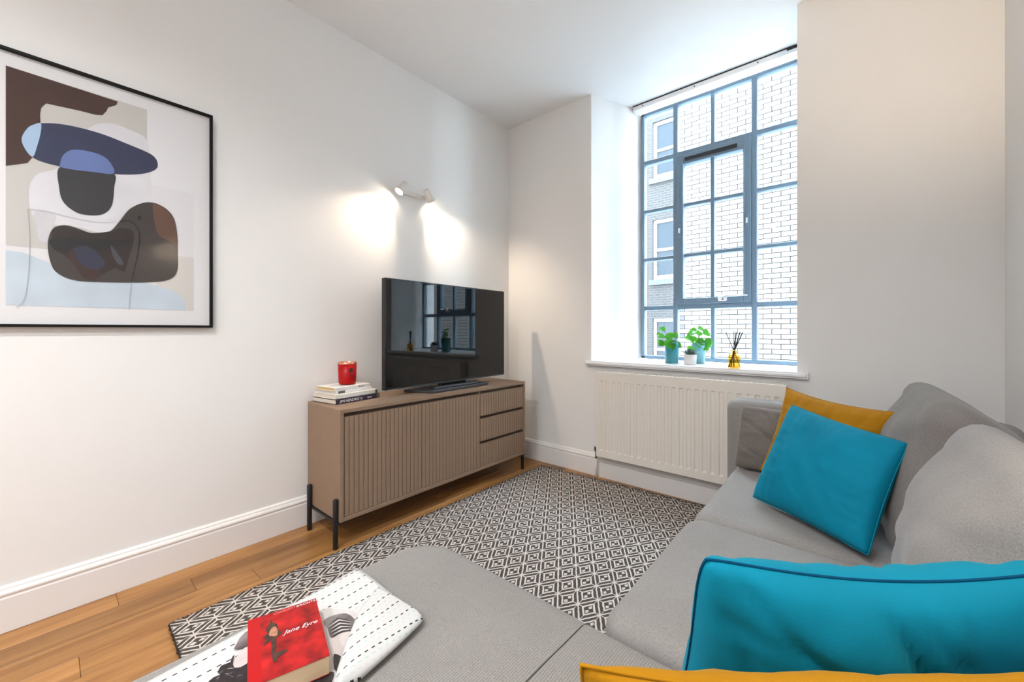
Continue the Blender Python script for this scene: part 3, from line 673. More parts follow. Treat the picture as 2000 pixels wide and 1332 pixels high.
lathe_obj('glass', [(0.001, 0), (0.036, 0), (0.044, 0.004), (0.048, 0.014), (0.0515, 0.118), (0.0485, 0.118), (0.045, 0.014), (0.001, 0.010)], M['redglass'], can, 36)
lathe_obj('rim', [(0.0515, 0.1181), (0.0525, 0.128), (0.0505, 0.1295), (0.0488, 0.128), (0.0488, 0.1181)], M['redrim'], can, 36, False)
lathe_obj('wax', [(0.001, 0.012), (0.0445, 0.016), (0.047, 0.100), (0.001, 0.103)], M['wax'], can, 28)
tube_obj('wick', [cp + Vector((0, 0, 0.1)), cp + Vector((0.001, 0, 0.116))], 0.0012, M['ink'], can, 5)
ang = math.atan2(0 - cp.y, 2.36 - cp.x) + 0.42
def on_jar(a, z, r=0.0506): return Vector((r * math.cos(a) * (0.94 + 0.06 * z / 0.118) * 1.0, r * math.sin(a) * (0.94 + 0.06 * z / 0.118), z))
em = [on_jar(ang + 0.20 * math.cos(k * PI / 8) * (1 + 0.15 * (k % 2)), 0.085 + 0.011 * math.sin(k * PI / 8) * (1 + 0.15 * (k % 2)), 0.0522) for k in range(16)]
link('emblem', pyd([on_jar(ang, 0.085, 0.0524)] + em, [(0, 1 + k, 1 + (k + 1) % 16) for k in range(16)], 'emblem'), M['ink'], can)
for k, zq in enumerate((0.063, 0.055, 0.047)):
    wv = (0.16, 0.22, 0.14)[k]
    link('emblem_line', pyd([on_jar(ang - wv, zq, 0.0522), on_jar(ang, zq, 0.0526), on_jar(ang + wv, zq, 0.0522), on_jar(ang + wv, zq + 0.0025, 0.0522), on_jar(ang, zq + 0.0025, 0.0526), on_jar(ang - wv, zq + 0.0025, 0.0522)], [(0, 1, 4, 5), (1, 2, 3, 4)], 'line'), M['ink'], can)

# ------------------------------------------------------------------ framed print
PX = 0.022
py1, pz1, pz0 = 0.521, 2.131, 1.112; py0 = py1 - 0.715
pic = empty('framed_print', (0.0, (py0 + py1) / 2, pz0), 'large abstract print in brown, blue and grey in a thin black frame', 'picture')
M['frameblack'] = mat('frame_black', (0.005, 0.005, 0.005), 0.5, 0.2)
M['mount'] = mat('print_paper', (0.74, 0.735, 0.75), 0.7)
fw2 = 0.011
box('frame_side', (0.001, py0, pz0), (0.026, py0 + fw2, pz1), M['frameblack'], pic, 0.001, 1); box('frame_side', (0.001, py1 - fw2, pz0), (0.026, py1, pz1), M['frameblack'], pic, 0.001, 1)
box('frame_top', (0.001, py0 + fw2, pz1 - fw2), (0.026, py1 - fw2, pz1), M['frameblack'], pic, 0.001, 1); box('frame_bottom', (0.001, py0 + fw2, pz0), (0.026, py1 - fw2, pz0 + fw2), M['frameblack'], pic, 0.001, 1)
box('print_sheet', (0.002, py0 + fw2, pz0 + fw2), (0.010, py1 - fw2, pz1 - fw2), M['mount'], pic)
box('glazing', (0.0190, py0 + fw2, pz0 + fw2), (0.0205, py1 - fw2, pz1 - fw2), M['pglass'], pic)
def art(name, pts, col, lay, smooth=True, k=6, var=0.06):
    P = [pix(x / 2.2205, 60 + y / 2.2205, 0, PX) for x, y in pts]
    q = [Vector((0.0102 + 0.00025 * lay, p.y, p.z)) for p in P]
    if smooth: q = catmull(q, k)
    return flat_poly('printed_shape', q, mat('print_' + name, col, 0.75, var=var, vscale=9), pic)
def rect(x0, y0, x1, y1):        # a print-plane rectangle given by crop pixels of two opposite corners
    a = pix(x0 / 2.2205, 60 + y0 / 2.2205, 0, PX); b = pix(x1 / 2.2205, 60 + y1 / 2.2205, 0, PX); return a.y, a.z, b.y, b.z
def art_rect(name, ya, yb, za, zb, col, lay):
    x = 0.0102 + 0.00025 * lay
    return flat_poly('printed_shape', [Vector((x, ya, za)), Vector((x, yb, za)), Vector((x, yb, zb)), Vector((x, ya, zb))], mat('print_' + name, col, 0.75), pic)
yA = pix(24 / 2.2205, 60 + 145 / 2.2205, 0, PX).y; zT = pix(24 / 2.2205, 60 + 145 / 2.2205, 0, PX).z
yB = pix(843 / 2.2205, 60 + 1215 / 2.2205, 0, PX).y; zB = pix(843 / 2.2205, 60 + 1215 / 2.2205, 0, PX).z
yM = pix(640 / 2.2205, 60 + 345 / 2.2205, 0, PX).y
art_rect('ground', yA, yB, zB, zT, (0.70, 0.69, 0.71), 0)
art_rect('warm_grey', yA, yM, zB + 0.22, zT, (0.54, 0.525, 0.50), 1)
art_rect('right_strip', yM, yB + 0.003, zB + 0.55, zT + 0.002, (0.735, 0.735, 0.75), 2)
art_rect('lower_cream', yM + 0.03, yB, zB, zB + 0.25, (0.63, 0.605, 0.57), 1)
art('lower_blue', [(24, 950), (100, 960), (200, 1000), (420, 1090), (600, 1085), (740, 1120), (800, 1160), (806, 1212), (24, 1188)], (0.52, 0.60, 0.68), 3, False)
art('lavender', [(330, 480), (400, 410), (480, 398), (560, 425), (640, 475), (655, 620), (650, 740), (560, 770), (470, 870), (330, 850), (160, 820), (125, 700), (160, 620), (260, 590), (290, 520)], (0.66, 0.655, 0.69), 4)
art('inner_mauve', [(150, 780), (240, 795), (230, 850), (205, 915), (170, 905), (158, 850)], (0.58, 0.57, 0.60), 5)
art('brown', [(24, 145), (512, 303), (505, 318), (470, 328), (462, 345), (445, 362), (415, 360), (345, 342), (200, 310), (178, 330), (173, 360), (176, 400), (150, 470), (140, 545), (118, 570), (24, 582)], (0.050, 0.021, 0.014), 6, False)
art('navy', [(95, 465), (120, 415), (178, 397), (290, 405), (430, 440), (560, 490), (660, 535), (686, 575), (670, 603), (600, 620), (480, 618), (340, 600), (200, 570), (130, 535)], (0.028, 0.036, 0.082), 7, k=6)
art('sky_blue', [(93, 465), (120, 418), (150, 402), (177, 398), (176, 440), (160, 500), (142, 543), (112, 515)], (0.36, 0.50, 0.68), 8)
art('charcoal', [(258, 590), (370, 603), (494, 617), (496, 680), (486, 755), (450, 792), (390, 798), (330, 785), (275, 740), (257, 680)], (0.030, 0.031, 0.035), 9)
art('mid_blue', [(260, 580), (272, 540), (310, 514), (370, 517), (440, 537), (480, 570), (493, 617), (400, 609), (320, 600), (262, 588)], (0.125, 0.18, 0.40), 10)
art('taupe', [(207, 920), (225, 862), (262, 843), (310, 846), (390, 874), (440, 876), (480, 868), (520, 825), (560, 775), (610, 748), (660, 743), (715, 765), (755, 810), (770, 880), (772, 960), (770, 1040), (735, 1078), (640, 1090), (470, 1090), (330, 1082), (250, 1050), (218, 1000)], (0.042, 0.033, 0.030), 11)
art('rust', [(666, 748), (715, 768), (755, 815), (769, 880), (770, 928), (735, 910), (690, 885), (672, 830)], (0.115, 0.058, 0.038), 12)
art('umber', [(225, 865), (270, 845), (340, 862), (400, 876), (480, 868), (520, 855), (576, 866), (580, 915), (560, 985), (540, 1045), (500, 1030), (440, 1060), (400, 1082), (340, 1030), (300, 990), (240, 940)], (0.016, 0.008, 0.007), 13)
art('black_band', [(217, 905), (280, 895), (400, 905), (530, 905), (582, 900), (540, 925), (430, 950), (330, 948), (250, 955), (222, 930)], (0.004, 0.004, 0.005), 14)
art('ink_blue', [(320, 945), (380, 935), (440, 980), (455, 1015), (420, 1035), (370, 1025), (330, 990)], (0.018, 0.021, 0.048), 15)
art('plum', [(293, 965), (320, 945), (335, 990), (380, 1028), (430, 1035), (440, 1060), (405, 1082), (360, 1068), (320, 1010)], (0.035, 0.012, 0.009), 16)
art('grey_leaf', [(480, 930), (510, 965), (535, 1005), (520, 1015), (495, 985)], (0.05, 0.05, 0.058), 17)
def art_line(pts, w, col, lay):
    P = [pix(x / 2.2205, 60 + y / 2.2205, 0, PX) for x, y in pts]; P = [Vector((0, p.y, p.z)) for p in P]
    fine = []
    for i in range(len(P) - 1):
        p0_, p1_, p2_, p3_ = P[max(i - 1, 0)], P[i], P[i + 1], P[min(i + 2, len(P) - 1)]
        for s in range(6):
            t = s / 6; fine.append(0.5 * ((2 * p1_) + (p2_ - p0_) * t + (2 * p0_ - 5 * p1_ + 4 * p2_ - p3_) * t * t + (3 * p1_ - p0_ - 3 * p2_ + p3_) * t ** 3))
    fine.append(P[-1]); vv = []; x = 0.0102 + 0.00025 * lay - 0.0
    for i, p in enumerate(fine):
        a, b = fine[max(i - 1, 0)], fine[min(i + 1, len(fine) - 1)]; t = (b - a).normalized(); n_ = Vector((0, -t.z, t.y)) * (w / 2)
        vv += [Vector((x, p.y + n_.y, p.z + n_.z)) - pic.location, Vector((x, p.y - n_.y, p.z - n_.z)) - pic.location]
    ff = [(2 * i, 2 * i + 1, 2 * i + 3, 2 * i + 2) for i in range(len(fine) - 1)]
    return link('printed_line', pyd(vv, ff, 'line'), mat('print_line', col, 0.8), pic)
art_line([(520, 828), (555, 822), (585, 838), (606, 880), (600, 960), (585, 1030), (572, 1088)], 0.004, (0.004, 0.004, 0.004), 18)
art_line([(572, 1088), (564, 1150), (560, 1212)], 0.0016, (0.40, 0.41, 0.44), 18)
art_line([(118, 770), (126, 850), (128, 960), (120, 1080), (105, 1160), (70, 1200)], 0.0016, (0.42, 0.42, 0.46), 18)
art_line([(118, 770), (200, 780), (300, 805), (420, 828), (520, 828)], 0.0014, (0.42, 0.42, 0.46), 18)
art('bird_eye', [(598, 815), (600, 805), (610, 800), (615, 808), (608, 820)], (0.004, 0.004, 0.004), 19)

# ------------------------------------------------------------------ rug
rc = [Vector((0.432, 0.298, 0)), Vector((1.80, 0.268, 0)), Vector((1.93, 2.672, 0)), Vector((0.456, 2.598, 0))]
rug = empty('rug', (1.15, 1.45, 0.001), 'dark brown and cream diamond-patterned woven rug on the oak floor', 'rug')
v = []; f = []; nu, nv_ = 24, 40
def rp(s, t): return (rc[0] * (1 - s) + rc[1] * s) * (1 - t) + (rc[3] * (1 - s) + rc[2] * s) * t
for lay, z in ((0, 0.0), (1, 0.011)):
    for j in range(nv_ + 1):
        for i in range(nu + 1):
            p = rp(i / nu, j / nv_); dz = 0.0012 * noise.noise(p * 9) if lay else 0
            v.append(Vector((p.x, p.y, z + dz + 0.001)) - rug.location)
n1 = (nu + 1) * (nv_ + 1); ix = lambda i, j, l: l * n1 + j * (nu + 1) + i
for j in range(nv_):
    for i in range(nu): f += [(ix(i, j, 0), ix(i, j + 1, 0), ix(i + 1, j + 1, 0), ix(i + 1, j, 0)), (ix(i, j, 1), ix(i + 1, j, 1), ix(i + 1, j + 1, 1), ix(i, j + 1, 1))]
for i in range(nu): f += [(ix(i, 0, 0), ix(i + 1, 0, 0), ix(i + 1, 0, 1), ix(i, 0, 1)), (ix(i, nv_, 1), ix(i + 1, nv_, 1), ix(i + 1, nv_, 0), ix(i, nv_, 0))]
for j in range(nv_): f += [(ix(0, j, 1), ix(0, j + 1, 1), ix(0, j + 1, 0), ix(0, j, 0)), (ix(nu, j, 0), ix(nu, j + 1, 0), ix(nu, j + 1, 1), ix(nu, j, 1))]
link('woven_field', pyd(v, f, 'rug', True), M['rug'], rug)
def edge_yarn(p, q, r0=0.0058, step=0.014):
    """stubby overcast stitches wrapped around the rug edge"""
    L = (q - p).length; N = int(L / step); bm = bmesh.new(); d = (q - p).normalized(); s = d.cross(UP)
    for k in range(N):
        c = p + d * ((k + 0.5) * step) + Vector((0, 0, 0.0078)) + s * random.uniform(-0.002, 0.002) - rug.location
        r = bmesh.ops.create_icosphere(bm, subdivisions=1, radius=1.0)
        for vv in r['verts']: vv.co = c + d * (vv.co.x * step * 0.42) + s * (vv.co.y * r0 * 1.3) + Vector((0, 0, vv.co.z * r0))
    return bm
for a, b in ((0, 1), (1, 2), (2, 3), (3, 0)):
    tag(link('edge_stitching', mesh(edge_yarn(rc[a], rc[b]), 'stitch', True), M['rugedge'], rug), kind='stuff')

# ------------------------------------------------------------------ corner sofa
sofa = empty('corner_sofa', (2.3, 1.1, 0.0), 'grey fabric corner sofa with a ribbed chaise and loose back cushions', 'sofa')
def cus(name, x0, x1, y0, y1, z0, z1, R, r, puff, m, amp=0.0, seed=0, par=sofa, fq=5.0, sag=None, puffb=0.0):
    me = cushion_mesh((x1 - x0) / 2, (y1 - y0) / 2, z0, z1, R, r, puff, puffb, amp, seed, fq, sag=sag)
    o = link(name, me, M[m], par); o.location = Vector(((x0 + x1) / 2, (y0 + y1) / 2, 0)) - parent_world(par); return o
ST = 0.446
cus('base', 2.02, 2.84, -0.42, 2.245, 0.11, 0.29, 0.03, 0.02, 0, 'sofa')
cus('chaise_base', 1.35, 2.015, -0.42, 0.79, 0.11, 0.29, 0.06, 0.02, 0, 'sofa')
cus('seat_cushion', 1.925, 2.74, 1.492, 2.238, 0.29, ST + 0.004, 0.05, 0.045, 0.014, 'sofa', 0.004, 1)
cus('seat_cushion', 1.918, 2.74, 0.822, 1.488, 0.29, ST + 0.006, 0.05, 0.045, 0.016, 'sofa', 0.004, 2)
chz = cus('chaise_cushion', 1.302, 2.74, -0.42, 0.818, 0.285, ST - 0.002, 0.12, 0.05, 0.016, 'sofarib', 0.002, 3)
from mathutils.bvhtree import BVHTree
bv = BVHTree.FromPolygons([v.co for v in chz.data.vertices], [tuple(p.vertices) for p in chz.data.polygons])
co = parent_world(chz); sp = []
for k in range(60):
    y = 0.812 - k * 0.0205; hit = bv.ray_cast(Vector((1.903, y, 1.0)) - co, Vector((0, 0, -1)))[0]
    if hit is not None: sp.append(hit + co + Vector((0, 0, 0.0004)))
tube_obj('seam', sp, 0.0016, M['pipe'], chz, 5)
arm_sag = None
cus('arm', 1.868, 2.84, 2.248, 2.372, 0.11, 0.752, 0.045, 0.05, 0.004, 'sofa', 0.002, 5)
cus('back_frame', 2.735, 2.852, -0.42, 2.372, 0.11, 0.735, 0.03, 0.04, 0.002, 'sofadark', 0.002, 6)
def back_cushion(y0, y1, seed, lean=14, hgt=0.50, th=0.24, bx=2.405, bz=0.462, dy=0.0):
    a = math.radians(lean); hd = Vector((math.sin(a), 0, math.cos(a))); nn = Vector((-math.cos(a), 0, math.sin(a))); wd_ = Vector((0, -1, 0))
    cen = Vector((bx, (y0 + y1) / 2, bz)) + hd * (hgt / 2) - nn * (th / 2)
    def sag(p):
        p = p.copy(); up_ = max(0.0, p.y / (hgt / 2))
        p.y -= up_ * max(0.0, 0.12 - p.z) * 0.42
        cr = math.exp(-((p.y - 0.02 - 0.25 * p.x) / 0.03) ** 2) * 0.010 + math.exp(-((p.y + 0.12 + 0.12 * p.x) / 0.025) ** 2) * 0.008
        if p.z > 0: p.z -= cr * (0.4 + 0.6 * abs(p.x) / ((y1 - y0) / 2))
        return p
    me = cushion_mesh((y1 - y0) / 2, hgt / 2, -th / 2, th / 2, 0.07, 0.085, 0.045, 0.015, 0.010, seed, 4.2, sag=sag)
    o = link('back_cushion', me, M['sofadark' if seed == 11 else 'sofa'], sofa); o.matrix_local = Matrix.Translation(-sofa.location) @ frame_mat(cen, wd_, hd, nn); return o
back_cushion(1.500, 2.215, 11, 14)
back_cushion(0.800, 1.492, 12, 17, 0.48, 0.25, 2.415)
back_cushion(0.100, 0.792, 13, 15, 0.47, 0.23, 2.47)
for x, y, z in ((1.42, 0.70, 0.013), (1.42, -0.34, 0.0), (2.75, -0.34, 0.0), (2.75, 2.28, 0.0), (2.08, 2.28, 0.0), (1.98, 0.98, 0.0)):
    tube_obj('leg', [(x, y, z + 0.0005), (x, y, 0.115)], 0.02, M['blackmetal'], sofa, 12, rs=[0.014, 0.02])

# ------------------------------------------------------------------ throw pillows
def pillow(name, BL, BR, TR, TL, T, m, seamm, label, seed, pinch=0.07, wr=0.010, n=48, grp=None, flip=1, lobes=13, cat='cushion', pipe=True, sagt=0.0, fold=0.0, rnd=0.0):
    BL, BR, TR, TL = map(Vector, (BL, BR, TR, TL)); cen = (BL + BR + TR + TL) / 4
    nrm = ((BR - BL) + (TR - TL)).cross((TL - BL) + (TR - BR)).normalized() * flip
    root = empty(name, (BL + BR) / 2, label, cat, grp); off = root.location
    def P(s, t):
        a, b = 2 * s - 1, 2 * t - 1
        s2 = 0.5 + (s - 0.5) * (1 - pinch * (1 - b * b)); t2 = 0.5 + (t - 0.5) * (1 - pinch * (1 - a * a))
        p = (BL * (1 - s2) + BR * s2) * (1 - t2) + (TL * (1 - s2) + TR * s2) * t2
        if rnd: p = cen + (p - cen) * (1 - rnd * (abs(a) * abs(b)) ** 7)      # blunted corners
        if sagt: p = p - UP * (sagt * (1 - a * a) * t)
        return p
    def prof(a, b): return ((1 - a * a) * (1 - b * b)) ** 0.42
    v = []; f = []; idx = {}
    for side in (1, -1):
        for j in range(n + 1):
            for i in range(n + 1):
                s, t = i / n, j / n; edge = i in (0, n) or j in (0, n)
                if edge and side == -1: idx[(side, i, j)] = idx[(1, i, j)]; continue
                a, b = 2 * s - 1, 2 * t - 1; p = P(s, t); h = prof(a, b)
                if not edge:
                    ea, eb = abs(a) ** 3, abs(b) ** 3
                    w = ea * math.sin(lobes * b * 2 + 3 * noise.noise(Vector((a * 2, b * 5, seed)))) + eb * math.sin(lobes * a * 2 + 3 * noise.noise(Vector((a * 5, b * 2, seed + 9))))
                    w *= (1 - max(abs(a), abs(b)) ** 8)
                    bigw = noise.noise(Vector((a * 1.6 + seed, b * 1.6, side * 3.0))) + 0.5 * noise.noise(Vector((a * 3.6 + b * 2.5, b * 3.1 - a * 2.0, seed * 1.7 + side)))
                    if fold:      # long soft pulls running diagonally across the cover
                        dgl = a * 1.0 + b * 0.75; cr_ = sum(math.exp(-((dgl - c_ + 0.12 * math.sin(2.2 * (a - b) + c_ * 5 + seed)) / 0.06) ** 2) for c_ in (-0.95, -0.45, 0.02, 0.42, 0.80, 1.2))
                        p = p - nrm * side * fold * cr_ * h * (0.45 + 0.55 * noise.noise(Vector((a * 2.1, b * 2.3, seed + 4.0))))
                    p = p + nrm * side * (T * h + wr * 0.40 * w * min(1, h * 1.5) + wr * 1.3 * bigw * h)
                idx[(side, i, j)] = len(v); v.append(p - off)
    for side in (1, -1):
        for j in range(n):
            for i in range(n):
                q = (idx[(side, i, j)], idx[(side, i + 1, j)], idx[(side, i + 1, j + 1)], idx[(side, i, j + 1)])
                f.append(q if side == 1 else q[::-1])
    link('cover', pyd(v, f, name, True), M[m], root)
    if pipe:
        ring = [P(i / n, 0) for i in range(n)] + [P(1, j / n) for j in range(n)] + [P(1 - i / n, 1) for i in range(n)] + [P(0, 1 - j / n) for j in range(n)]
        tube_obj('seam', ring, 0.0017, M[seamm], root, 5, True)
    return root
SZ = 0.462
# pair on the far seat
pillow('throw_pillow', pix(1484, 918, 1, 2.03), pix(1690, 985, 1, 1.80) + Vector((0.02, 0, 0)), pix(1754, 806, 1, 1.86), pix(1536, 757, 1, 2.10), 0.055, 'mustard', 'mustard', 'mustard velvet cushion standing behind the teal one at the far sofa arm', 3, 0.10, 0.010)
pillow('throw_pillow', pix(1468, 971, 2, SZ + 0.012), pix(1697, 1088, 2, SZ + 0.010), pix(1777, 866, 1, 1.60), pix(1546, 789, 1, 1.86), 0.070, 'teal', 'teal', 'teal velvet cushion on the far seat leaning on the mustard one', 4, 0.05, 0.006, lobes=15, fold=0.004, rnd=0.02)
# pair in the foreground
pillow('throw_pillow', dep(1300, 1461, 0.61), dep(1900, 1480, 0.595), dep(2180, 1096, 0.450), dep(1362, 1080, 0.475), 0.074, 'teal', 'tealseam', 'large teal velvet cushion in the foreground with a dark seam', 5, 0.045, 0.011, lobes=9, sagt=0.022, fold=0.022, rnd=0.05)
pillow('throw_pillow', dep(1085, 1641, 0.50), dep(1760, 1641, 0.50), dep(2110, 1318, 0.350), dep(1134, 1298, 0.350), 0.044, 'mustard', 'mustard', 'mustard velvet cushion nearest the camera at the bottom edge', 6, 0.06, 0.008, lobes=7, sagt=0.015)
# grey pillow against the arm
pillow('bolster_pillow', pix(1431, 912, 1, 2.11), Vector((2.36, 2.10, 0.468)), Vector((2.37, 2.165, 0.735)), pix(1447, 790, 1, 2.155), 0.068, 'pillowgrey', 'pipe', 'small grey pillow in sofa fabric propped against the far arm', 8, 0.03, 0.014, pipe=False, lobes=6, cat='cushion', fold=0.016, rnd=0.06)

# ------------------------------------------------------------------ magazine and paperback on the chaise
def dashmat():
    m = bpy.data.materials.new('dashed_paper'); m.use_nodes = True; n, l = nodes(m); b = n['Principled BSDF']; b.inputs['Roughness'].default_value = 0.5
    g = n.new('ShaderNodeUVMap'); sx = n.new('ShaderNodeSeparateXYZ'); l.new(g.outputs[0], sx.inputs[0])
    def ma(op, a, bb=None, c=None):
        k = n.new('ShaderNodeMath'); k.operation = op
        for i, vv in enumerate((a, bb, c)):
            if vv is None: continue
            if isinstance(vv, (int, float)): k.inputs[i].default_value = vv
            else: l.new(vv, k.inputs[i])
        return k.outputs[0]
    row = ma('DIVIDE', sx.outputs[0], 0.0130); fl = ma('FLOOR', row); fr = ma('SUBTRACT', row, fl)
    md = ma('FLOORED_MODULO', fl, 3.0)
    line = ma('LESS_THAN', ma('ABSOLUTE', ma('SUBTRACT', fr, 0.5)), 0.125)
    ph = ma('MULTIPLY', fl, 0.37)
    dash = ma('LESS_THAN', ma('FRACT', ma('ADD', ma('DIVIDE', sx.outputs[1], 0.0150), ph)), 0.48)
    on = ma('MULTIPLY', line, dash)
    def mix(fac, c0, c1):
        k = n.new('ShaderNodeMix'); k.data_type = 'RGBA'
        if isinstance(fac, float): k.inputs[0].default_value = fac
        else: l.new(fac, k.inputs[0])
        for s, c in ((6, c0), (7, c1)):
            if isinstance(c, tuple): k.inputs[s].default_value = (*c, 1)
            else: l.new(c, k.inputs[s])
        return k.outputs[2]
    isk = ma('LESS_THAN', md, 0.5); ism = ma('LESS_THAN', ma('ABSOLUTE', ma('SUBTRACT', md, 1.0)), 0.5)
    ink = mix(isk, mix(ism, (0.60, 0.57, 0.57), (0.46, 0.58, 0.55)), (0.015, 0.015, 0.018))
    l.new(mix(on, (0.63, 0.63, 0.62), ink), b.inputs['Base Color']); return m
M['dash'] = dashmat()
M['photo'] = mat('photo_grey', (0.60, 0.56, 0.55), 0.45, var=0.08, vscale=20)
M['photodark'] = mat('photo_dark', (0.018, 0.014, 0.016), 0.4, var=0.6, vscale=90)
M['photomid'] = mat('photo_mid', (0.16, 0.14, 0.14), 0.4, var=0.75, vscale=34, stretch=(1, 0.25, 1))
M['photoskin'] = mat('photo_skin', (0.62, 0.55, 0.53), 0.45)
MZ = 0.4655
mag = empty('magazine', (1.48, 0.30, MZ), 'open magazine of dashed white pages with a black and white photograph on the chaise', 'magazine')
def sheet(name, f_, nu, nv_, m, uvscale=True):
    v = []; fc = []; uv = []
    for j in range(nv_ + 1):
        for i in range(nu + 1):
            p, w = f_(i / nu, j / nv_); v.append(p - mag.location); uv.append(w)
    for j in range(nv_):
        for i in range(nu): fc.append((j * (nu + 1) + i, j * (nu + 1) + i + 1, (j + 1) * (nu + 1) + i + 1, (j + 1) * (nu + 1) + i))
    me = bpy.data.meshes.new(name); me.from_pydata([tuple(q) for q in v], [], fc); ul = me.uv_layers.new(name='UVMap')
    for pl in me.polygons:
        pl.use_smooth = True
        for li in pl.loop_indices: ul.data[li].uv = uv[me.loops[li].vertex_index]
    o = link(name, me, M[m], mag); sm = o.modifiers.new('thick', 'SOLIDIFY'); sm.thickness = 0.0006; return o
mA, mB = pix(262, 1345, 2, MZ), pix(697, 1107, 2, MZ + 0.006); mC = pix(824, 1199, 2, MZ + 0.010); mD = pix(560, 1420, 2, MZ)
def base_page(s, t):
    p = (mA * (1 - s) + mD * s) * (1 - t) + (mB * (1 - s) + mC * s) * t
    z = MZ + 0.0022 * math.sin(s * 5) * t + 0.012 * max(0, t - 0.72) * (0.4 + s) * 2.0 + (0.004 * math.sin(s * 9) * max(0, t - 0.6))
    p = Vector((p.x, p.y, z)); return p, (p.x, p.y)
sheet('page', base_page, 26, 40, 'dash')
sheet('under_pages', lambda s, t: (base_page(s, t)[0] - Vector((0, 0, 0.0022)), (0.004, 0.0)), 26, 40, 'white_cover')
# the curled leaf at the right: a cone-like arch between a left lip and a rolled right edge
lipL = [(640, 1372), (652, 1330), (670, 1270), (688, 1225), (703, 1190), (724, 1164), (738, 1146)]
lipR = [(642, 1378), (700, 1324), (752, 1278), (795, 1238), (822, 1211), (826, 1202), (823, 1197)]
def cm1(P_, t):
    x = t * (len(P_) - 1); i = min(int(x), len(P_) - 2); u_ = x - i
    a, b, c, d = (Vector((*P_[min(max(i + k, 0), len(P_) - 1)], 0)) for k in (-1, 0, 1, 2))
    q = 0.5 * ((2 * b) + (c - a) * u_ + (2 * a - 5 * b + 4 * c - d) * u_ * u_ + (3 * b - a - 3 * c + d) * u_ ** 3); return q.x, q.y
def curl(s, t):
    hl = MZ + 0.013 - 0.008 * max(0, t - 0.6); hr = MZ + 0.009
    a = pix(*cm1(lipL, t), 2, hl); b = pix(*cm1(lipR, t), 2, hr); p = a * (1 - s) + b * s
    arch = 0.013 * math.sin(PI * s ** 0.9) * (1 - 0.85 * t) - 0.007 * max(0, (s - 0.9) / 0.1) ** 2
    return Vector((p.x, p.y, p.z + arch)), (b.x - (b - a).length * (1 - s) + 0.0, p.y)
sheet('curled_page', curl, 22, 34, 'dash')
def on_page(name, pts, m, lift, smooth=True):
    q = [pix(x, y, 2, MZ + 0.0035 + lift) for x, y in pts]
    return flat_poly(name, catmull(q, 4) if smooth else q, M[m], mag)
on_page('photograph', [(430, 1332), (455, 1290), (500, 1240), (560, 1215), (640, 1188), (690, 1192), (700, 1210), (700, 1260), (665, 1320), (655, 1350), (430, 1370)], 'photo', 0.0, False)
on_page('photo_hair', [(468, 1246), (480, 1234), (497, 1228), (497, 1262), (484, 1262), (470, 1266), (456, 1268)], 'photomid', 0.0010, False)
on_page('photo_dark_shape', [(400, 1345), (408, 1330), (418, 1322), (430, 1318), (424, 1312), (432, 1300), (452, 1292), (458, 1304), (470, 1303), (482, 1296), (490, 1280), (500, 1276), (505, 1300), (490, 1312), (486, 1330), (478, 1340), (500, 1350), (420, 1360)], 'photodark', 0.0014, False)
on_page('photo_dark_shape', [(450, 1294), (453, 1284), (458, 1279), (456, 1287), (454, 1298)], 'photodark', 0.0016)
rs_ = random.Random(12)
for k in range(16):
    u0, v0 = rs_.uniform(418, 482), rs_.uniform(1306, 1332); a_ = rs_.uniform(-1.0, 0.2); L_ = rs_.uniform(7, 16)
    du, dv = math.cos(a_) * L_, math.sin(a_) * L_
    on_page('photo_highlight', [(u0, v0), (u0 + du * .5 + 1, v0 + dv * .5 - 1.5), (u0 + du, v0 + dv), (u0 + du * .5, v0 + dv * .5)], 'photo' if k % 2 else 'photomid', 0.0018 + 0.00005 * k, False)
on_page('photo_hair', [(632, 1213), (648, 1203), (676, 1198), (694, 1212), (692, 1232), (670, 1233), (648, 1246), (640, 1228)], 'photomid', 0.0010)
for k in range(9):
    t_ = k / 8; on_page('photo_strand', [(640 + 6 * t_, 1222 + 22 * t_), (660 + 8 * t_, 1206 + 26 * t_), (690 + 2 * t_, 1213 + 17 * t_), (662 + 8 * t_, 1208.5 + 26 * t_)], 'photo' if k % 2 else 'photodark', 0.0014 + 0.00005 * k, False)
on_page('photo_shoulder', [(648, 1246), (672, 1233), (690, 1232), (685, 1262), (668, 1300), (654, 1275)], 'photoskin', 0.0008)
on_page('photo_dark_shape', [(652, 1278), (666, 1282), (664, 1290), (660, 1310), (653, 1305)], 'photodark', 0.0012)
on_page('photo_dark_shape', [(600, 1330), (630, 1316), (652, 1313), (648, 1332), (640, 1350), (590, 1350)], 'photodark', 0.0012)
# paperback
BT = 0.034; bz0 = MZ + 0.006; bz1 = bz0 + BT
tl, tr, br = pix(485, 1212, 2, bz1), pix(617, 1168, 2, bz1), pix(648, 1263, 2, bz1)
ex = (tr - tl); wid = ex.length; ex.normalize(); ey = UP.cross(ex)           # ey: from tail to head
hgt_ = 0.186
pb = empty('paperback_book', tl + ex * wid / 2 - ey * hgt_ / 2 - UP * BT, 'red paperback novel lying on the open magazine', 'book')
pb.rotation_euler = (0, 0, math.atan2(ex.y, ex.x))
M['redcover'] = mat('red_cover', (0.36, 0.007, 0.008), 0.45, 0.3, var=0.6, vscale=34)
M['redspine'] = mat('red_spine', (0.43, 0.003, 0.004), 0.45, 0.3)
M['creampages'] = mat('cream_pages', (0.60, 0.44, 0.28), 0.9, var=0.06, vscale=12, stretch=(1, 1, 80))
def pbx(nm, lo, hi, m, bev=0.0):
    bm = bmesh.new(); box_bm(bm, lo, hi, bev, 1); return link(nm, mesh(bm, nm), M[m], pb)
w2, h2 = wid / 2, hgt_ / 2
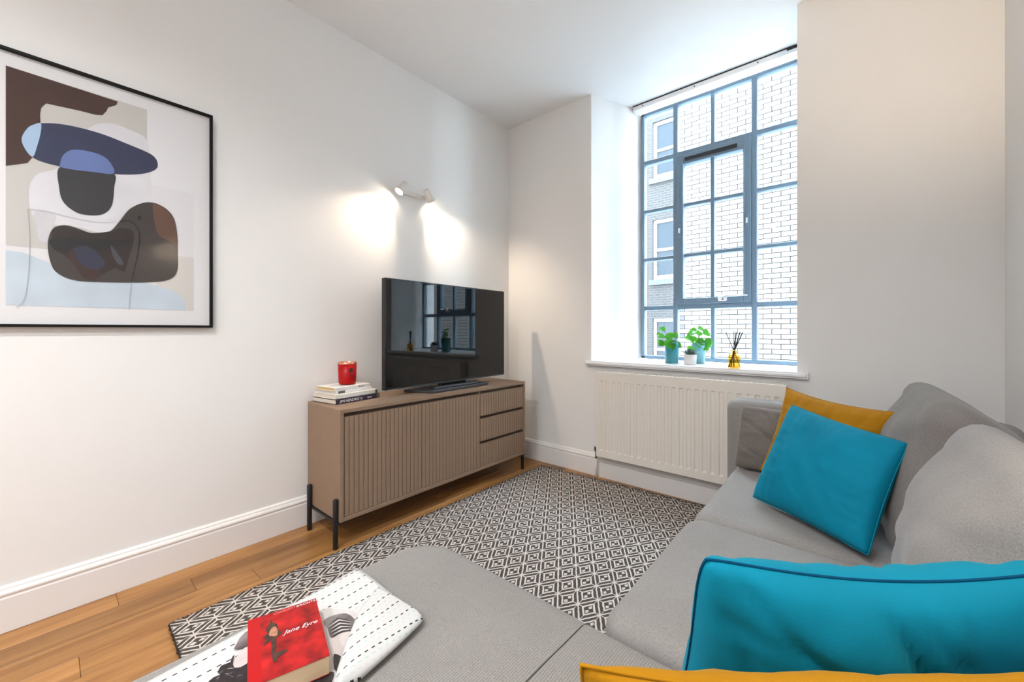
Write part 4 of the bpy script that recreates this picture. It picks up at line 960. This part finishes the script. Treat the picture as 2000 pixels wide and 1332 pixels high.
pbx('front_cover', (-w2, -h2, BT - 0.0008), (w2, h2, BT), 'redcover'); pbx('back_cover', (-w2, -h2, 0), (w2, h2, 0.0008), 'redcover')
pbx('spine', (-w2 - 0.0008, -h2, 0), (-w2 + 0.0008, h2, BT), 'redspine'); pbx('page_block', (-w2 + 0.0008, -h2 + 0.0008, 0.0008), (w2 - 0.001, h2 - 0.0008, BT - 0.0008), 'creampages')
pbx('cover_band', (-w2, -h2, BT), (-w2 + wid * 0.16, h2, BT + 0.0002), 'redspine')
def ptext(nm, s, x, y, size, m, shear=0.0, space=1.0):
    o = link(nm, text_mesh(s, size, shear, 'CENTER', space), M[m], pb); o.location = (x, y, BT + 0.0006); return o
M['inkpink'] = mat('ink_pink', (0.80, 0.30, 0.24), 0.6)
M['keymetal'] = mat('print_bronze', (0.05, 0.022, 0.014), 0.5, var=0.5, vscale=120)
M['keypale'] = mat('print_flesh', (0.42, 0.19, 0.11), 0.5, var=0.4, vscale=90)
ptext('author_lettering', 'CHARLOTTE', w2 * 0.06, h2 - 0.0085, 0.0080, 'inkpink'); ptext('author_lettering', 'BRONTË', w2 * 0.68, h2 - 0.0080, 0.0092, 'inkw', 0, 1.05)
ptext('title_lettering', 'Jane Eyre', w2 * 0.40, h2 * 0.15, 0.0158, 'inkw', 0.45)
def cov(nm, pts, m, z):
    q = catmull([Vector((x * w2, (y * 1.15 - 0.16) * h2, 0)) for x, y in pts], 4); bm = bmesh.new(); vs = [bm.verts.new((p.x, p.y, BT + z)) for p in q]
    fc = bm.faces.new(vs); fc.normal_update(); bmesh.ops.triangulate(bm, faces=[fc], ngon_method='EAR_CLIP'); me = bpy.data.meshes.new(nm); bm.to_mesh(me); bm.free(); return link(nm, me, M[m], pb)
cov('cover_figure', [(-0.42, 0.70), (-0.37, 0.78), (-0.32, 0.66), (-0.22, 0.60), (-0.20, 0.42), (-0.10, 0.30), (-0.22, 0.24), (-0.30, 0.20), (-0.46, 0.18), (-0.62, 0.12), (-0.52, 0.28), (-0.62, 0.36), (-0.48, 0.42), (-0.55, 0.52), (-0.48, 0.60)], 'keymetal', 0.0005)
cov('cover_figure', [(-0.40, 0.50), (-0.28, 0.54), (-0.22, 0.40), (-0.26, 0.27), (-0.38, 0.30), (-0.46, 0.36)], 'keypale', 0.0008)
cov('cover_figure', [(-0.40, 0.22), (-0.28, 0.22), (-0.30, -0.10), (-0.30, -0.36), (-0.40, -0.36), (-0.41, -0.10)], 'keymetal', 0.0006)
cov('cover_figure', [(-0.32, -0.20), (-0.18, -0.16), (-0.02, -0.20), (-0.12, -0.26), (-0.30, -0.30)], 'keymetal', 0.0005)

# ------------------------------------------------------------------ plants and diffuser on the sill
M['leaf'] = mat('leaf_green', (0.05, 0.30, 0.022), 0.45, 0.35, var=0.35, vscale=30, rand=0.35)
_n, _l = nodes(M['leaf']); _t = _n.new('ShaderNodeBsdfTranslucent'); _t.inputs[0].default_value = (0.16, 0.55, 0.03, 1); _x = _n.new('ShaderNodeMixShader'); _x.inputs[0].default_value = 0.35
_l.new(_n['Principled BSDF'].outputs[0], _x.inputs[1]); _l.new(_t.outputs[0], _x.inputs[2]); _l.new(_x.outputs[0], _n['Material Output'].inputs[0])
M['stem'] = mat('stem_green', (0.12, 0.26, 0.06), 0.6)
M['tealpot'] = mat('teal_glass_pot', (0.02, 0.24, 0.29), 0.12, 0.6, coat=0.4)
M['palepot'] = mat('pale_teal_pot', (0.16, 0.43, 0.50), 0.15, 0.6, coat=0.4)
M['whitepot'] = mat('white_pot', (0.84, 0.82, 0.82), 0.4)
M['soil'] = mat('soil', (0.05, 0.028, 0.02), 0.95, var=0.4, vscale=60)
M['succ'] = mat('succulent_leaf', (0.10, 0.17, 0.15), 0.6, var=0.3, vscale=40)
SY = SILL + 0.0006
def leaf_mesh(kind):
    """a round, slightly folded heart leaf in the xy plane, stalk at the origin, pointing +x"""
    v = []; f = []; n = 8
    for i in range(n + 1):
        t = i / n; x = t; hw = 0.50 * math.sin(PI * min(1, t ** 0.72)) ** 0.8 if 0 < t < 1 else 0.0
        for k in (-1, -0.5, 0, 0.5, 1):
            y = k * hw; v.append((x, y, 0.16 * abs(k) * hw * 1.6 - 0.22 * t * t + (0.03 * kind * math.sin(5 * t + 3 * k))))
    for i in range(n):
        for k in range(4): f.append((i * 5 + k, i * 5 + k + 1, (i + 1) * 5 + k + 1, (i + 1) * 5 + k))
    me = pyd(v, f, 'leaf', True); me.materials.append(M['leaf']); return me
LM = [leaf_mesh(k) for k in (0, 1, -1)]
def plant(loc, r, h, potm, leaves, label, seed, soilz=0.85):
    t = empty('potted_plant', loc, label, 'plant', 'leafy plants on the sill'); rr = random.Random(seed)
    lathe_obj('pot', [(0.001, 0), (r * 0.88, 0), (r * 0.93, 0.004), (r, h * 0.96), (r, h), (r * 0.93, h), (r * 0.90, h * 0.80), (0.001, h * 0.78)], M[potm], t, 30)
    lathe_obj('soil', [(0.001, h * 0.79), (r * 0.90, h * 0.80), (r * 0.88, h * 0.84), (0.001, h * 0.87)], M['soil'], t, 20)
    for (lx, lz, ly, sc, yaw, pitch) in leaves:
        base = Vector((rr.uniform(-0.3, 0.3) * r, rr.uniform(-0.3, 0.3) * r, h * 0.85))
        tip = RT * lx + FW * ly + UP * lz
        mid = base * 0.45 + tip * 0.55 + Vector((0, 0, 0.018))
        v, f = tube([base, base * 0.7 + mid * 0.3 + Vector((0, 0, .008)), mid, tip], 0.0013, 5); link('stem', pyd(v, f, 'stem', True), M['stem'], t)
        lf = link('leaf', rr.choice(LM), None, t); d = (RT * math.cos(yaw) + UP * math.sin(yaw)) + FW * (-0.35)
        nrm = (-FW * math.cos(pitch) + UP * math.sin(pitch)); d = (d - nrm * d.dot(nrm)).normalized(); yv = nrm.cross(d)
        lf.matrix_local = frame_mat(tip, d * sc, yv * sc, nrm * sc)
    return t
def sillp(u, v_, z=SY): p = pix(u, v_, 2, z); return p
K1 = sillp(1312, 709); K1 = Vector((K1.x, min(K1.y, W - 0.10), SY)); sc1 = (K1 - CAM).dot(FW) / F     # metres per pixel there
def lv(px_u, px_v, cu, cv, sc, dy, size, yaw, pitch): return ((px_u - cu) * sc, (cv - px_v) * sc, dy, size * sc, yaw, pitch)
L1 = [lv(a, b, 1312, 709, sc1, dy, sz, yw, pt) for a, b, dy, sz, yw, pt in (
    (1298, 646, 0, 12, 2.2, .5), (1291, 640, -.01, 9, -0.5, .3), (1303, 650, -.02, 15, -1.1, .3), (1311, 652, -.02, 14, -0.5, .4), (1296, 655, -.02, 13, 3.3, .7), (1290, 652, 0, 9, 2.9, .9),
    (1296, 664, -.03, 17, -1.0, .3), (1306, 667, -.04, 17, -1.5, .3), (1290, 664, -.03, 13, -2.2, .5), (1318, 668, -.01, 14, -0.9, .5), (1312, 664, -.03, 15, -1.7, .3), (1320, 672, -.02, 11, -0.6, .4), (1300, 659, .01, 14, 0.2, .5), (1294, 668, -.03, 12, -2.6, .4))]
plant(K1, 0.0135 * sc1 / sc1 * 1.0 * 0 + 13.2 * sc1, 41 * sc1, 'tealpot', L1, 'green leafy plant in a dark teal glass pot, leftmost on the sill', 21)
K2 = sillp(1364, 709); K2 = Vector((K2.x, min(K2.y, W - 0.12), SY)); sc2 = (K2 - CAM).dot(FW) / F
L2 = [lv(a, b, 1362, 708, sc2, dy, sz, yw, pt) for a, b, dy, sz, yw, pt in (
    (1361, 641, 0, 14, 0.3, .8), (1358, 645, -.01, 14, 2.6, .8), (1368, 645, -.02, 14, -0.6, .5), (1374, 652, 0, 13, 0.15, 1.0), (1352, 651, 0, 13, 3.0, .9), (1347, 655, -.02, 14, -1.5, .3), (1351, 669, -.03, 20, 0.2, .4),
    (1368, 668, -.03, 20, 0.0, .15), (1374, 660, -.02, 16, -1.1, .2), (1342, 674, -.04, 15, -1.7, .3), (1356, 664, -.03, 18, -0.3, .6), (1364, 655, .01, 14, 1.4, .5), (1349, 662, .0, 14, 2.3, .6), (1366, 674, -.03, 15, -0.5, .4))]
plant(K2, 12.5 * sc2, 39 * sc2, 'palepot', L2, 'green leafy plant in a pale blue pot behind the small white pot', 22)
K3 = sillp(1348, 712); sc3 = (K3 - CAM).dot(FW) / F
su = empty('potted_succulent', K3, 'small grey-green succulent in a white ceramic pot between the two leafy plants', 'plant')
r3, h3 = 11.8 * sc3, 20 * sc3
lathe_obj('pot', [(0.001, 0), (r3 * 0.86, 0), (r3 * 0.92, 0.003), (r3, h3), (r3 * 0.9, h3), (r3 * 0.86, h3 * 0.8), (0.001, h3 * 0.78)], M['whitepot'], su, 30)
lathe_obj('soil', [(0.001, h3 * 0.80), (r3 * 0.87, h3 * 0.82), (r3 * 0.86, h3 * 0.93), (0.001, h3 * 1.0)], M['soil'], su, 20)
v, f = lathe([(0.0005, 0.0), (0.10, 0.12), (0.155, 0.42), (0.11, 0.75), (0.001, 1.0)], 6); sl = pyd([(x, y * 0.5, z) for x, y, z in v], f, 'succulent_leaf', True); sl.materials.append(M['succ'])
for k in range(26):
    a = k * 2.399; el = 0.25 + 1.2 * (k / 26); L = 17 * sc3 * (1.0 - 0.25 * k / 26)
    d = Vector((math.cos(a) * math.cos(el), math.sin(a) * math.cos(el), math.sin(el))); s = d.cross(UP).normalized(); nn = s.cross(d)
    o = link('leaf', sl, None, su); o.matrix_local = frame_mat(Vector((0, 0, h3 * 0.92)) + d * 0.002, s * L, nn * L, d * L)
# reed diffuser
K4 = sillp(1434, 719); sc4 = (K4 - CAM).dot(FW) / F
df = empty('reed_diffuser', K4, 'amber glass reed diffuser with black sticks on the window sill', 'diffuser')
M['amber'] = thin_glass('amber_glass', (0.98, 0.80, 0.40), 1.45)
r4, hb_, hn = 10.8 * sc4, 26 * sc4, 34 * sc4
lathe_obj('bottle', [(0.001, 0), (r4 * 0.92, 0), (r4, 0.003), (r4, hb_ * 0.92), (r4 * 0.93, hb_), (r4 * 0.42, hb_ * 1.04), (r4 * 0.40, hn), (r4 * 0.30, hn), (r4 * 0.32, hb_ * 1.0), (r4 * 0.88, hb_ * 0.93), (r4 * 0.90, 0.005), (0.001, 0.004)], M['amber'], df, 28)
lathe_obj('collar', [(r4 * 0.30, hn), (r4 * 0.46, hn), (r4 * 0.80, hn + 0.0012), (r4 * 0.46, hn + 0.0035), (r4 * 0.30, hn + 0.0035)], M['brass'], df, 24, False)
M['reed'] = mat('black_reed', (0.012, 0.010, 0.012), 0.7)
rr = random.Random(3)
for du, dv, dy in ((-16, 71, 0.004), (1, 72, 0.01), (3, 70, -0.008), (6, 71, 0.012), (10, 70, -0.004), (13, 71, 0.006), (15, 70, -0.01), (16, 69, 0.003)):
    top = RT * (du * sc4) + UP * (dv * sc4) + FW * dy; nk = RT * (rr.uniform(-1, 1) * 1.2 * sc4) + UP * (hn) + FW * rr.uniform(-0.002, 0.002)
    e0 = nk + (nk - top).normalized() * (hn * 0.90) / max(0.3, (top - nk).normalized().z)
    e0 = Vector((max(-r4 * .8, min(r4 * .8, e0.x)), max(-r4 * .8, min(r4 * .8, e0.y)), 0.006))
    v, f = tube([e0, nk, top], 0.0021, 6); link('reed', pyd(v, f, 'reed', True), M['reed'], df)
